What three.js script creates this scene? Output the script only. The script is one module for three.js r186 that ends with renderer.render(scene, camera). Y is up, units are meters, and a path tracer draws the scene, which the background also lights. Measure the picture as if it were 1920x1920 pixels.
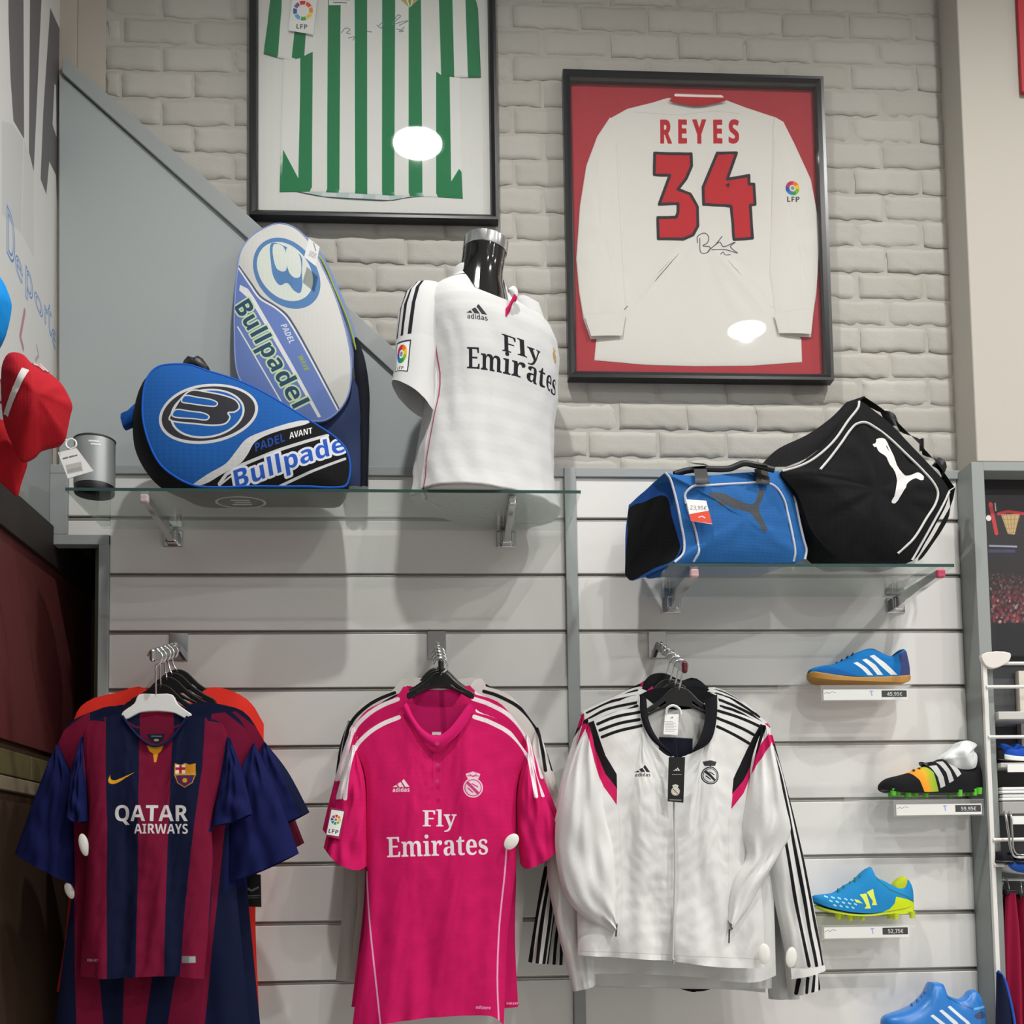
import * as THREE from 'three';
import { RoundedBoxGeometry } from 'three/addons/geometries/RoundedBoxGeometry.js';
import { mergeGeometries } from 'three/addons/utils/BufferGeometryUtils.js';
import { RectAreaLightUniformsLib } from 'three/addons/lights/RectAreaLightUniformsLib.js';
import { createNoise2D } from 'simplex-noise';
RectAreaLightUniformsLib.init();

// ---------------------------------------------------------------- camera, sky, lights, exposure
const scene = new THREE.Scene();
const F = 2090, CX = 960, CY = 1500;                      // focal length and principal point of the upper square of a portrait frame
const camera = new THREE.PerspectiveCamera(2 * Math.atan(1500 / F) * 180 / Math.PI, 0.64, 0.05, 60);
camera.position.set(0.0071, 1.45, 2.8775);
camera.rotation.set(0.0672, -0.0598, -0.015, 'YXZ');
camera.setViewOffset(1920, 3000, 0, 0, 1920, 1920);
camera.updateMatrixWorld(true);
scene.background = new THREE.Color(0x000000);
const EXPOSURE = 0.63, LAMP = 25, GLOW = 26, CEIL = 4.27;
const under = (px, py) => { const r = new THREE.Vector3(px - CX, CY - py, -F).applyQuaternion(camera.quaternion), c = camera.position, k = (0.012 - c.z) / r.z, h = (CEIL - c.y) / r.y - k; return [c.x + r.x * (k + h), 0.012 - r.z * h]; };
const A0 = under(783, 267), A1 = under(1400, 617);        // the two lamps that the frames' glass reflects fix the lamp grid
const GX = 2 * A1[0] - A0[0], GZ = A1[1] - A0[1];
const LAMPS = [A0, [A1[0], A0[1]], [GX, A0[1]], A1, [GX, A1[1]], [A1[0], A1[1] + GZ], [GX, A1[1] + GZ], [A1[0], A1[1] + 2 * GZ], [GX, A1[1] + 2 * GZ]];  // all but the two mirrored lamps are unseen, added to brighten the wall

// ---------------------------------------------------------------- helpers
let seed = 7;
const rnd = () => { seed = (seed * 1664525 + 1013904223) >>> 0; return seed / 4294967296; };
const rr = (a, b) => a + (b - a) * rnd();
const noise = createNoise2D(rnd);
const V = (x, y, z) => new THREE.Vector3(x, y, z);
const ray = (px, py) => V(px - CX, CY - py, -F).applyQuaternion(camera.quaternion);
// a working plane in the shop: parallel to the wall at depth z, or turned (yaw) and leaning back (lean) about the point seen at (ax, ay)
function plane(z, yaw = 0, lean = 0, ax = 960, ay = 960) {
  const n = V(0, 0, 1).applyEuler(new THREE.Euler(-lean, yaw, 0, 'YXZ')), c = camera.position;
  const d0 = ray(ax, ay), p0 = d0.multiplyScalar((z - c.z) / d0.z).add(c);
  const f = (px, py, d = 0) => { const r = ray(px, py); return r.multiplyScalar(p0.clone().sub(c).dot(n) / r.dot(n)).add(c).addScaledVector(n, d); };
  f.n = n; f.ppm = F / (c.z - z); return f;
}
const Z = (z) => plane(z);
const P = (px, py, z) => plane(z)(px, py);
const zoom = (ox, oy, s) => (list) => { const o = []; for (let i = 0; i < list.length; i += 2) o.push([ox + list[i] / s, oy + list[i + 1] / s]); return o; };
const zA = zoom(0, 1160, 2.5258), zB = zoom(560, 1160, 2.527), zC = zoom(960, 1160, 2.5258), zD = zoom(1140, 720, 2.8235), zE = zoom(420, 400, 3.428), zG = zoom(200, 640, 3.6923);
const zH = zoom(1480, 1180, 4.8), zI = zoom(1480, 1560, 4.8), z1 = zoom(0, 0, 1), zR = zoom(1040, 100, 3), zT = zoom(440, 0, 3.6923), zW = zoom(0, 0, 2.742), zM = zoom(700, 420, 3.0975), zK = zoom(0, 640, 6);

const used = {};
const numbered = (n) => { const k = used[n] = (used[n] ?? -1) + 1; return k ? n + '_' + String(k).padStart(3, '0') : n; };
function std(c, rough = 0.6, o = {}) { return new THREE.MeshStandardMaterial({ color: c, roughness: rough, side: THREE.DoubleSide, ...o }); }
const phys = (c, rough, o) => new THREE.MeshPhysicalMaterial({ color: c, roughness: rough, side: THREE.DoubleSide, ...o });
function obj(name, geo, m, parent = scene, kind) {
  const g = Array.isArray(geo) ? (geo.length > 1 ? mergeGeometries(geo.map((q) => { q = q.index ? q.toNonIndexed() : q; const r = new THREE.BufferGeometry(); for (const k of ['position', 'normal', 'uv']) r.setAttribute(k, q.attributes[k]); return r; })) : geo[0]) : geo;
  const o = new THREE.Mesh(g, m); o.name = parent === scene ? numbered(name) : name + (parent.children.filter((c) => c.name.replace(/_\d{3}$/, '') === name).length ? '_' + String(parent.children.filter((c) => c.name.replace(/_\d{3}$/, '') === name).length).padStart(3, '0') : '');
  o.castShadow = o.receiveShadow = true; if (kind) o.userData.kind = kind;
  parent.add(o); return o;
}
function thing(name, label, category, group) {
  const o = new THREE.Group(); o.name = numbered(name); scene.add(o); return tag(o, label, category, group);
}
function tag(o, label, category, group) { Object.assign(o.userData, { label, category }); if (group) o.userData.group = group; return o; }
const struct = (name, geo, m) => obj(name, geo, m, scene, 'structure');
function box(x0, x1, y0, y1, z0, z1, r = 0.0015) {
  const g = r ? new RoundedBoxGeometry(x1 - x0, y1 - y0, z1 - z0, 2, Math.min(r, (x1 - x0) / 2.1, (y1 - y0) / 2.1, (z1 - z0) / 2.1)) : new THREE.BoxGeometry(x1 - x0, y1 - y0, z1 - z0);
  return g.translate((x0 + x1) / 2, (y0 + y1) / 2, (z0 + z1) / 2);
}
function tube(pts, r, closed = false, n = 0, sides = 8) { return new THREE.TubeGeometry(new THREE.CatmullRomCurve3(pts, closed, 'centripetal'), n || pts.length * 6, r, sides, closed); }
function rod(a, b, r, sides = 12) { const g = new THREE.CylinderGeometry(r, r, a.distanceTo(b), sides); return g.applyQuaternion(new THREE.Quaternion().setFromUnitVectors(V(0, 1, 0), b.clone().sub(a).normalize())).translate((a.x + b.x) / 2, (a.y + b.y) / 2, (a.z + b.z) / 2); }
// picture-print textures: drawn in the flat coordinates of the printed thing
function canvasTex(w, h, draw, repeat) {
  const c = document.createElement('canvas'); c.width = Math.round(w); c.height = Math.round(h); const g = c.getContext('2d'); draw(g, c.width, c.height);
  const t = new THREE.CanvasTexture(c); t.colorSpace = THREE.SRGBColorSpace; if (repeat) t.wrapS = t.wrapT = THREE.RepeatWrapping; return t;
}
function print(x0, y0, x1, y1, k, draw) {
  const t = canvasTex((x1 - x0) * k, (y1 - y0) * k, (g) => { g.scale(k, k); g.translate(-x0, -y0); draw(g); });
  t.userData = { uv: (x, y) => [(x - x0) / (x1 - x0), 1 - (y - y0) / (y1 - y0)] }; return t;
}
const crisp = (pts, n = 5) => pts.flatMap((p, i) => { const q = pts[(i + 1) % pts.length]; return Array.from({ length: n }, (_, k) => [p[0] + (q[0] - p[0]) * k / n, p[1] + (q[1] - p[1]) * k / n]); });
const U0 = (x, y) => [x / 200, -y / 200];
const fill = (g, pts, c) => { g.fillStyle = c; g.beginPath(); pts.forEach((p, i) => g[i ? 'lineTo' : 'moveTo'](p[0], p[1])); g.closePath(); g.fill(); };
const line = (g, pts, c, w) => { g.strokeStyle = c; g.lineWidth = w; g.lineJoin = g.lineCap = 'round'; g.beginPath(); pts.forEach((p, i) => g[i ? 'lineTo' : 'moveTo'](p[0], p[1])); g.stroke(); };
const blob = (pts, n = 8, closed = true) => { const c = new THREE.CatmullRomCurve3(pts.map((p) => V(p[0], p[1], 0)), closed, 'centripetal'); return c.getPoints(pts.length * n).slice(0, closed ? -1 : undefined).map((v) => [v.x, v.y]); };
function words(g, s, x, y, size, color, { font = 'sans-serif', weight = 'bold ', sx = 1, rot = 0, skew = 0, align = 'center', stroke = 0, sc = '#000' } = {}) {
  g.save(); g.translate(x, y); g.rotate(rot); g.transform(sx, 0, skew, 1, 0, 0); g.font = weight + size + 'px ' + font; g.textAlign = align; g.textBaseline = 'middle';
  if (stroke) { g.lineWidth = stroke; g.strokeStyle = sc; g.lineJoin = 'round'; g.strokeText(s, 0, 0); }
  if (color) { g.fillStyle = color; g.fillText(s, 0, 0); } g.restore();
}
// fine cloth relief, shared
function bump(w, h, f, rep) { const d = new Uint8Array(w * h * 4); for (let y = 0; y < h; y++) for (let x = 0; x < w; x++) { const v = f(x, y) * 255; d.set([v, v, v, 255], (y * w + x) * 4); } const t = new THREE.DataTexture(d, w, h); t.wrapS = t.wrapT = THREE.RepeatWrapping; t.magFilter = t.minFilter = THREE.LinearFilter; t.needsUpdate = true; if (rep) t.repeat.set(rep, rep); return t; }
const knit = bump(128, 128, (x, y) => 0.5 + 0.22 * Math.sin(x * Math.PI / 2) * Math.sin(y * Math.PI / 2) + 0.2 * (rnd() - 0.5));
const canvasWeave = bump(128, 128, (x, y) => 0.5 + 0.25 * Math.sin(x * Math.PI / 2) + 0.25 * Math.sin(y * Math.PI / 2 + (x >> 3)) * 0.6 + 0.15 * (rnd() - 0.5));
const plaster = bump(256, 256, (x, y) => 0.5 + 0.3 * Math.sin(x / 256 * 6.283 * 3 + Math.sin(y / 256 * 6.283 * 2) * 2) * Math.sin(y / 256 * 6.283 * 4) * 0.3 + 0.35 * (rnd() - 0.5));
const clothTex = (map, o = {}) => phys('#ffffff', 0.85, { map, specularIntensity: 0.35, sheen: 0.04, sheenRoughness: 0.6, ...o });
const cloth = (c, o = {}) => phys(c, 0.85, { specularIntensity: 0.35, sheen: 0.04, sheenRoughness: 0.6, ...o });

// resample a list of flat points into a function of 0..1 by length
function curve(pts, smooth = true) {
  const c = smooth && pts.length > 2 ? new THREE.CatmullRomCurve3(pts.map((p) => V(p[0], p[1], 0)), false, 'centripetal') : null;
  const q = c ? c.getPoints(pts.length * 8).map((v) => [v.x, v.y]) : pts, L = [0];
  for (let i = 1; i < q.length; i++) L.push(L[i - 1] + Math.hypot(q[i][0] - q[i - 1][0], q[i][1] - q[i - 1][1]));
  return (t) => { const s = t * L[L.length - 1]; let i = 1; while (i < q.length - 1 && L[i] < s) i++; const k = (s - L[i - 1]) / (L[i] - L[i - 1] || 1); return [q[i - 1][0] + (q[i][0] - q[i - 1][0]) * k, q[i - 1][1] + (q[i][1] - q[i - 1][1]) * k]; };
}
// a sheet between four edges (top and bottom run left to right, left and right run top to bottom), with depth zf(u, v) off its plane
function sheet(pl, T, R, B, L, zf = () => 0, nu = 20, nv = 24, uv = U0) {
  const [t, r, b, l] = [T, R, B, L].map((c) => (typeof c === 'function' ? c : curve(c)));
  const c00 = t(0), c10 = t(1), c01 = b(0), c11 = b(1), pos = [], uvs = [], idx = [];
  for (let j = 0; j <= nv; j++) for (let i = 0; i <= nu; i++) {
    const u = i / nu, v = j / nv, a = t(u), d = b(u), e = l(v), f = r(v), p = [0, 1].map((k) => (1 - v) * a[k] + v * d[k] + (1 - u) * e[k] + u * f[k] - (1 - u) * (1 - v) * c00[k] - u * (1 - v) * c10[k] - (1 - u) * v * c01[k] - u * v * c11[k]);
    const w = pl(p[0], p[1], zf(u, v, p)); pos.push(w.x, w.y, w.z); uvs.push(...uv(p[0], p[1]));
    if (i < nu && j < nv) { const q = j * (nu + 1) + i; idx.push(q, q + nu + 1, q + 1, q + 1, q + nu + 1, q + nu + 2); }
  }
  return geom(pos, uvs, idx);
}
function geom(pos, uvs, idx) { const g = new THREE.BufferGeometry(); g.setAttribute('position', new THREE.Float32BufferAttribute(pos, 3)); g.setAttribute('uv', new THREE.Float32BufferAttribute(uvs, 2)); g.setIndex(idx); g.computeVertexNormals(); return g; }
// a padded body: face domed over a star-shaped outline, walls of the given depth behind it. Returns geometries and surf(px, py)
function padded(pl, outline, c, depth, { dome = 0.02, rings = 7, pow = 2.6, bulge = 0.03, steps = 5, uv = U0, back = 1, wave = 0, push = null } = {}) {
  const n = outline.length, pos = [], uvs = [], idx = [], hf = (r) => dome * (1 - Math.pow(r, pow));
  const wob = (x, y) => wave * noise(x / 40, y / 40);
  let w = pl(c[0], c[1], dome + wob(c[0], c[1])); pos.push(w.x, w.y, w.z); uvs.push(...uv(c[0], c[1]));
  for (let k = 1; k <= rings; k++) for (let i = 0; i < n; i++) {
    const r = 1 - Math.pow(1 - k / rings, 1.5), x = c[0] + (outline[i][0] - c[0]) * r, y = c[1] + (outline[i][1] - c[1]) * r; w = pl(x, y, hf(r) + (1 - Math.pow(r, 4)) * wob(x, y)); pos.push(w.x, w.y, w.z); uvs.push(...uv(x, y));
    const a = k === 1 ? 0 : 1 + (k - 2) * n, q = 1 + (k - 1) * n, j = (i + 1) % n;
    if (k === 1) idx.push(0, q + j, q + i); else idx.push(a + i, a + j, q + i, q + i, a + j, q + j);
  }
  const face = geom(pos, uvs, idx);
  const wall = (from = 0, to = n, d0 = 0, d1 = depth) => {
    const p = [], t = [], ix = [], m = to - from;
    for (let k = 0; k <= steps; k++) for (let i = 0; i <= m; i++) {
      const o = outline[(from + i) % n], f = k / steps, s = 1 + bulge * Math.sin(Math.PI * f) + (back - 1) * f, e = push ? push(o, f) : [0, 0], v = pl(c[0] + (o[0] - c[0]) * s + e[0], c[1] + (o[1] - c[1]) * s + e[1], -d0 - (d1 - d0) * f); p.push(v.x, v.y, v.z); t.push(...(uv === U0 ? [i / 10, f] : uv(o[0], o[1])));
      if (i < m && k < steps) { const q = k * (m + 1) + i; ix.push(q, q + 1, q + m + 1, q + 1, q + m + 2, q + m + 1); }
    }
    return geom(p, t, ix);
  };
  const bp = [], bt = [], bi = []; w = pl(c[0], c[1], -depth); bp.push(w.x, w.y, w.z); bt.push(0, 0);
  outline.forEach((o, i) => { w = pl(c[0] + (o[0] - c[0]) * back, c[1] + (o[1] - c[1]) * back, -depth); bp.push(w.x, w.y, w.z); bt.push(0, 0); bi.push(0, 1 + i, 1 + (i + 1) % n); });
  const surf = (x, y, d = 0) => { let best = 1; const a = Math.atan2(y - c[1], x - c[0]), R = Math.hypot(x - c[0], y - c[1]); let bd = 9; for (const o of outline) { let da = Math.abs(Math.atan2(o[1] - c[1], o[0] - c[0]) - a); if (da > Math.PI) da = 2 * Math.PI - da; if (da < bd) { bd = da; best = R / Math.hypot(o[0] - c[0], o[1] - c[1]); } } const r = Math.min(best, 1); return pl(x, y, hf(r) + (1 - Math.pow(r, 4)) * wob(x, y) + d); };
  return { face, wall, back: geom(bp, bt, bi), surf, outline };
}
// flat plate with rounded edges cut to an outline
function plate(pl, pts, depth, bevel = 0.001, holes = []) {
  const s = new THREE.Shape(pts.map((p) => { const w = pl(p[0], p[1]); return new THREE.Vector2(w.x, w.y); })), z = pl(...pts[0]).z;
  for (const h of holes) s.holes.push(new THREE.Path(h.map((p) => { const w = pl(p[0], p[1]); return new THREE.Vector2(w.x, w.y); })));
  return new THREE.ExtrudeGeometry(s, { depth, bevelEnabled: bevel > 0, bevelSize: bevel, bevelThickness: bevel, bevelSegments: 2, curveSegments: 4 }).translate(0, 0, z - depth);
}
// stacked rounded cross-sections: each {c: centre, a, b: half sizes, yaw, p: squareness}
function loft(sec, sides = 36, uvf, capA = false, capB = false, arc = [0, Math.PI * 2]) {
  const pos = [], uvs = [], idx = [], N = sides;
  sec.forEach((s, k) => { for (let i = 0; i <= N; i++) { const t = arc[0] + (arc[1] - arc[0]) * i / N, e = 2 / (s.p || 2), sn = Math.sin(t), cs = Math.cos(t), lx = s.a * Math.sign(sn) * Math.pow(Math.abs(sn), e), lz = s.b * Math.sign(cs) * Math.pow(Math.abs(cs), e), q = s.f ? s.f(t) : 1, cy = Math.cos(s.yaw || 0), sy = Math.sin(s.yaw || 0);
    pos.push(s.c.x + (lx * cy + lz * sy) * q, s.c.y + (s.dy ? s.dy(t) : 0), s.c.z + (-lx * sy + lz * cy) * q); uvs.push(...(uvf ? uvf(t, k / (sec.length - 1), s) : [i / N, k / (sec.length - 1)]));
    if (i < N && k < sec.length - 1) { const v = k * (N + 1) + i; idx.push(v, v + 1, v + N + 1, v + 1, v + N + 2, v + N + 1); } } });
  for (const [on, k] of [[capA, 0], [capB, sec.length - 1]]) if (on) { const m = pos.length / 3; pos.push(sec[k].c.x, sec[k].c.y, sec[k].c.z); uvs.push(0.5, 0.5); for (let i = 0; i < N; i++) k ? idx.push(k * (N + 1) + i, k * (N + 1) + i + 1, m) : idx.push(i + 1, i, m); }
  return geom(pos, uvs, idx);
}

// ---------------------------------------------------------------- logos and lettering, drawn flat
function ball(g, x, y, r) { ['#d8322b', '#ea7a22', '#f2c21c', '#7db53a', '#2f9a52', '#2b7fc4', '#3b4fa8', '#b5345a'].forEach((c, i) => { g.strokeStyle = c; g.lineWidth = r * 0.55; g.beginPath(); g.arc(x, y, r * 0.75, i * 0.785 - 1.9, i * 0.785 - 1.9 + 0.62); g.stroke(); }); g.fillStyle = '#8a8f98'; g.beginPath(); g.arc(x, y, r * 0.28, 0, 7); g.fill(); }
function league(g, x, y, w, h, rot, edge = '#39404e', skew = 0) { g.save(); g.translate(x, y); g.rotate(rot); g.transform(1, 0, skew, 1, 0, 0); g.fillStyle = edge; g.fillRect(-w / 2, -h / 2, w, h); g.fillStyle = '#f1f1ee'; g.fillRect(-w / 2 + w * 0.06, -h / 2 + w * 0.06, w * 0.88, h - w * 0.12); ball(g, 0, -h * 0.12, w * 0.34); words(g, 'LFP', 0, h * 0.33, h * 0.2, '#2a2f3a', { sx: 1.15 }); g.restore(); }
function threebar(g, x, y, w, c, text = 'adidas') { const s = w / 100; g.save(); g.translate(x, y); g.scale(s, s); fill(g, [[-45, 12], [-25, 0], [-18, 12]], c); fill(g, [[-20, -4], [-2, -14], [14, 12], [-10, 12]], c); fill(g, [[3, -18], [18, -40 + 12], [44, 12], [22, 12]].map((p, i) => (i === 1 ? [14, -30] : p)), c); words(g, text, 0, 27, 30, c, { sx: 0.95 }); g.restore(); }
function swoosh(g, x, y, w, c) { const s = w / 100; g.save(); g.translate(x, y); g.scale(s, s); g.fillStyle = c; g.beginPath(); g.moveTo(-44, -12); g.bezierCurveTo(-66, 22, -44, 34, -14, 20); g.lineTo(52, -22); g.lineTo(-16, 8); g.bezierCurveTo(-36, 16, -50, 8, -44, -12); g.fill(); g.restore(); }
function crest(g, x, y, r, c, d) { g.fillStyle = c; g.beginPath(); g.arc(x, y, r, 0, 7); g.fill(); g.strokeStyle = d; g.lineWidth = r * 0.09; g.beginPath(); g.arc(x, y, r * 0.82, 0, 7); g.stroke(); line(g, [[x - r * 0.5, y - r * 0.45], [x + r * 0.45, y + r * 0.5]], d, r * 0.3); line(g, [[x - r * 0.1, y - r * 0.4], [x + r * 0.45, y - 0.1 * r]], d, r * 0.12); line(g, [[x - r * 0.5, y + 0.05 * r], [x - 0.05 * r, y + r * 0.45]], d, r * 0.12); g.fillStyle = c; fill(g, [[x - r * 0.55, y - r * 0.9], [x - r * 0.75, y - r * 1.4], [x, y - r * 1.65], [x + r * 0.75, y - r * 1.4], [x + r * 0.55, y - r * 0.9]], c); line(g, [[x - r * 0.55, y - r * 1.2], [x + r * 0.55, y - r * 1.2]], d, r * 0.08); line(g, [[x - r * 0.35, y - r * 1.4], [x, y - r * 1.1], [x + r * 0.35, y - r * 1.4]], d, r * 0.07); }
function stripedCrest(g, x, y, w) { const s = w / 100; g.save(); g.translate(x, y); g.scale(s, s); const sh = [[-48, -52], [-20, -46], [0, -54], [20, -46], [48, -52], [50, 0], [36, 38], [0, 60], [-36, 38], [-50, 0]]; fill(g, sh, '#c08a2a'); g.beginPath(); sh.forEach((p, i) => g[i ? 'lineTo' : 'moveTo'](p[0] * 0.92, p[1] * 0.92)); g.clip(); g.fillStyle = '#e9dcd2'; g.fillRect(-50, -60, 50, 55); g.fillStyle = '#b3212c'; g.fillRect(-28, -60, 12, 55); g.fillRect(-50, -34, 50, 12); g.fillStyle = '#cf8d26'; g.fillRect(0, -60, 50, 55); g.fillStyle = '#7a1c3a'; g.fillRect(-50, 0, 100, 70); g.fillStyle = '#26356f'; for (const q of [-32, -4, 24]) g.fillRect(q, 0, 12, 70); g.fillStyle = '#c9a13a'; g.fillRect(-50, -6, 100, 8); g.beginPath(); g.arc(0, 26, 11, 0, 7); g.fill(); g.restore(); }

// ---------------------------------------------------------------- materials
const M = {
  slat: std('#e4e2df', 0.32), rail: std('#a9a6a2', 0.35, { metalness: 0.85 }), gap: std('#4a4543', 0.8), trim: std('#9a9f9f', 0.5), greypanel: std('#a3aaab', 0.55),
  brick: [['#b3b0a9', 0], ['#b0ada5', 1], ['#b6b3ac', 2]].map(([c]) => std(c, 0.75, { bumpMap: plaster, bumpScale: 0.0016 })), mortar: std('#b1aea6', 0.85, { bumpMap: plaster, bumpScale: 0.002 }),
  wall: std('#cdccca', 0.8), white: std('#dddbd6', 0.6), ceiling: std('#e2e2e0', 0.8), floor: std('#b4b4b2', 0.35),
  chrome: std('#d9dadb', 0.12, { metalness: 1 }), steel: std('#b8babc', 0.28, { metalness: 1 }), black: std('#0b0b0d', 0.45), blackgloss: phys('#050506', 0.12, { clearcoat: 1, clearcoatRoughness: 0.05 }),
  frame: std('#17181b', 0.3), glass: phys('#ffffff', 0.02, { transmission: 1, thickness: 0, ior: 1.5 }), shelf: phys('#f5f9f7', 0.02, { transmission: 1, thickness: 0, ior: 1.5 }), edge: std('#2f4a47', 0.2), acrylic: phys('#ffffff', 0.05, { transmission: 0.95, thickness: 0, ior: 1.49 }),
  maroon: std('#521a1a', 0.7), darkband: std('#231a17', 0.6), brown: std('#3f2a18', 0.75), olive: std('#57502f', 0.75), cream: std('#7d725c', 0.7), pink: std('#d66a84', 0.5),
  paper: std('#eeeeec', 0.6), darkgrey: std('#4b4b4e', 0.7), red: std('#b3202c', 0.6), plug: phys('#eceae4', 0.35, {}), whitewire: std('#e6e4e0', 0.35),
};

// ---------------------------------------------------------------- room
const YA = 1.45 + 0.9377, XL = -0.849, XD0 = 0.3297, XD1 = 0.3605, XR = 1.399, WX = -1.0, BZ = -0.022;
struct('floor', box(-2.6, 5.6, -0.12, 0, -0.6, 7.4, 0), M.floor);
struct('ceiling', box(-2.6, 5.6, CEIL, CEIL + 0.12, -0.6, 7.4, 0), M.ceiling);
struct('wall_right', box(5.5, 5.6, 0, CEIL, -0.6, 7.4, 0), M.wall);
struct('wall_front', box(-2.6, 5.6, 0, CEIL, 7.3, 7.4, 0), M.wall);
struct('wall_niche', box(-1.4, 0.2, 0, 2.6, -0.45, -0.34, 0), std('#4a3527', 0.8));
const topY = P(1300, 897, 0).y;
const backWall = struct('wall_back', [box(-1.02, 5.6, topY - 0.06, CEIL, -0.36, BZ - 0.0046, 0), box(XL - 0.02, 5.6, 0, topY, -0.36, -0.026, 0)], M.mortar);
// bricks: running bond, painted over, each one its own uneven block
{
  const y0 = P(1700, 862, BZ).y, pitch = 0.0752, len = 0.1885, xo = P(1591, 70, BZ).x, xe = P(1643, 20, BZ).x, xMin = P(198, 300, BZ).x, xMax = P(1776, 300, BZ).x;
  const make = (w, h) => {
    const nx = Math.max(4, Math.round(w / 0.02)), ny = 5, pos = [], uvs = [], idx = [], s = rr(0, 99);
    for (let j = -1; j <= ny + 1; j++) for (let i = -1; i <= nx + 1; i++) {
      const ci = Math.min(Math.max(i, 0), nx), cj = Math.min(Math.max(j, 0), ny), u = ci / nx, v = cj / ny, rim = i < 0 || j < 0 || i > nx || j > ny;
      const eu = Math.min(ci, nx - ci) === 0, ev = Math.min(cj, ny - cj) === 0, x = (u - 0.5) * w + (eu ? 0.003 * noise(s + v * 4, u * 9) : 0), y = (v - 0.5) * h + (ev ? 0.0045 * noise(u * 7 + s, v * 3) : 0);
      pos.push(x, y, rim ? -0.011 : (eu || ev ? -0.0022 : 0) + 0.0013 * noise(s + u * w * 30, v * 3) + (eu && ev ? -0.0012 : 0)); uvs.push((x + s) * 4, y * 4);
      if (i < nx + 1 && j < ny + 1) { const q = (j + 1) * (nx + 3) + i + 1; idx.push(q, q + 1, q + nx + 3, q + 1, q + nx + 4, q + nx + 3); }
    }
    return geom(pos, uvs, idx);
  };
  const full = Array.from({ length: 8 }, () => make(len - 0.009, pitch - 0.0085)), half = Array.from({ length: 3 }, () => make(len / 2 - 0.011, pitch - 0.0105));
  const cuts = new Map(), cut = (w) => { const k = Math.round(w * 200); if (!cuts.has(k)) cuts.set(k, make(w, pitch - 0.0085)); return cuts.get(k); };
  for (let r = 0; r < 22; r++) {
    const off = r % 2 ? xo : xe, y = y0 + (r - 0.5) * pitch;
    for (let k = -14; k < 4; k++) {
      let a = off + k * len + 0.0045, b = a + len - 0.009; const A = Math.max(a, xMin), B = Math.min(b, xMax); if (B - A < 0.03) continue;
      const b0 = obj('brick', B - A > len - 0.01 ? full[Math.floor(rnd() * 8)] : cut(B - A), M.brick[Math.floor(rnd() * 3)], backWall);
      b0.position.set((A + B) / 2 + rr(-0.001, 0.001), y + rr(-0.0015, 0.0015), BZ + rr(-0.0028, 0.0012)); b0.rotation.z = rr(-0.008, 0.008);
    }
  }
}
{ // smooth plaster strip at the brick wall's left end, and the pillar at its right end
  struct('trim', [box(WX, P(146, 50, BZ).x, topY, CEIL, BZ - 0.02, BZ + 0.012), box(P(146, 50, BZ).x, P(199, 50, BZ).x, topY, CEIL, BZ - 0.02, BZ + 0.002)], std('#b3aca1', 0.8)).name = 'trim_1';
  const px = P(1813, 430, 0.085).x, py = P(1870, 866, 0.085).y;
  struct('wall_pillar', box(px, px + 1.1, py, CEIL, -0.05, 0.085, 0.004), std('#b9b4ab', 0.8));
  const s = obj('wall_sign', box(P(1912, 80, 0.1).x, px + 1.0, P(1915, 172, 0.1).y, P(1915, 0, 0.1).y + 0.4, 0.087, 0.1, 0.003), M.red); tag(s, 'red sign panel on the plaster pillar at the upper right corner', 'sign');
}
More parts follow.
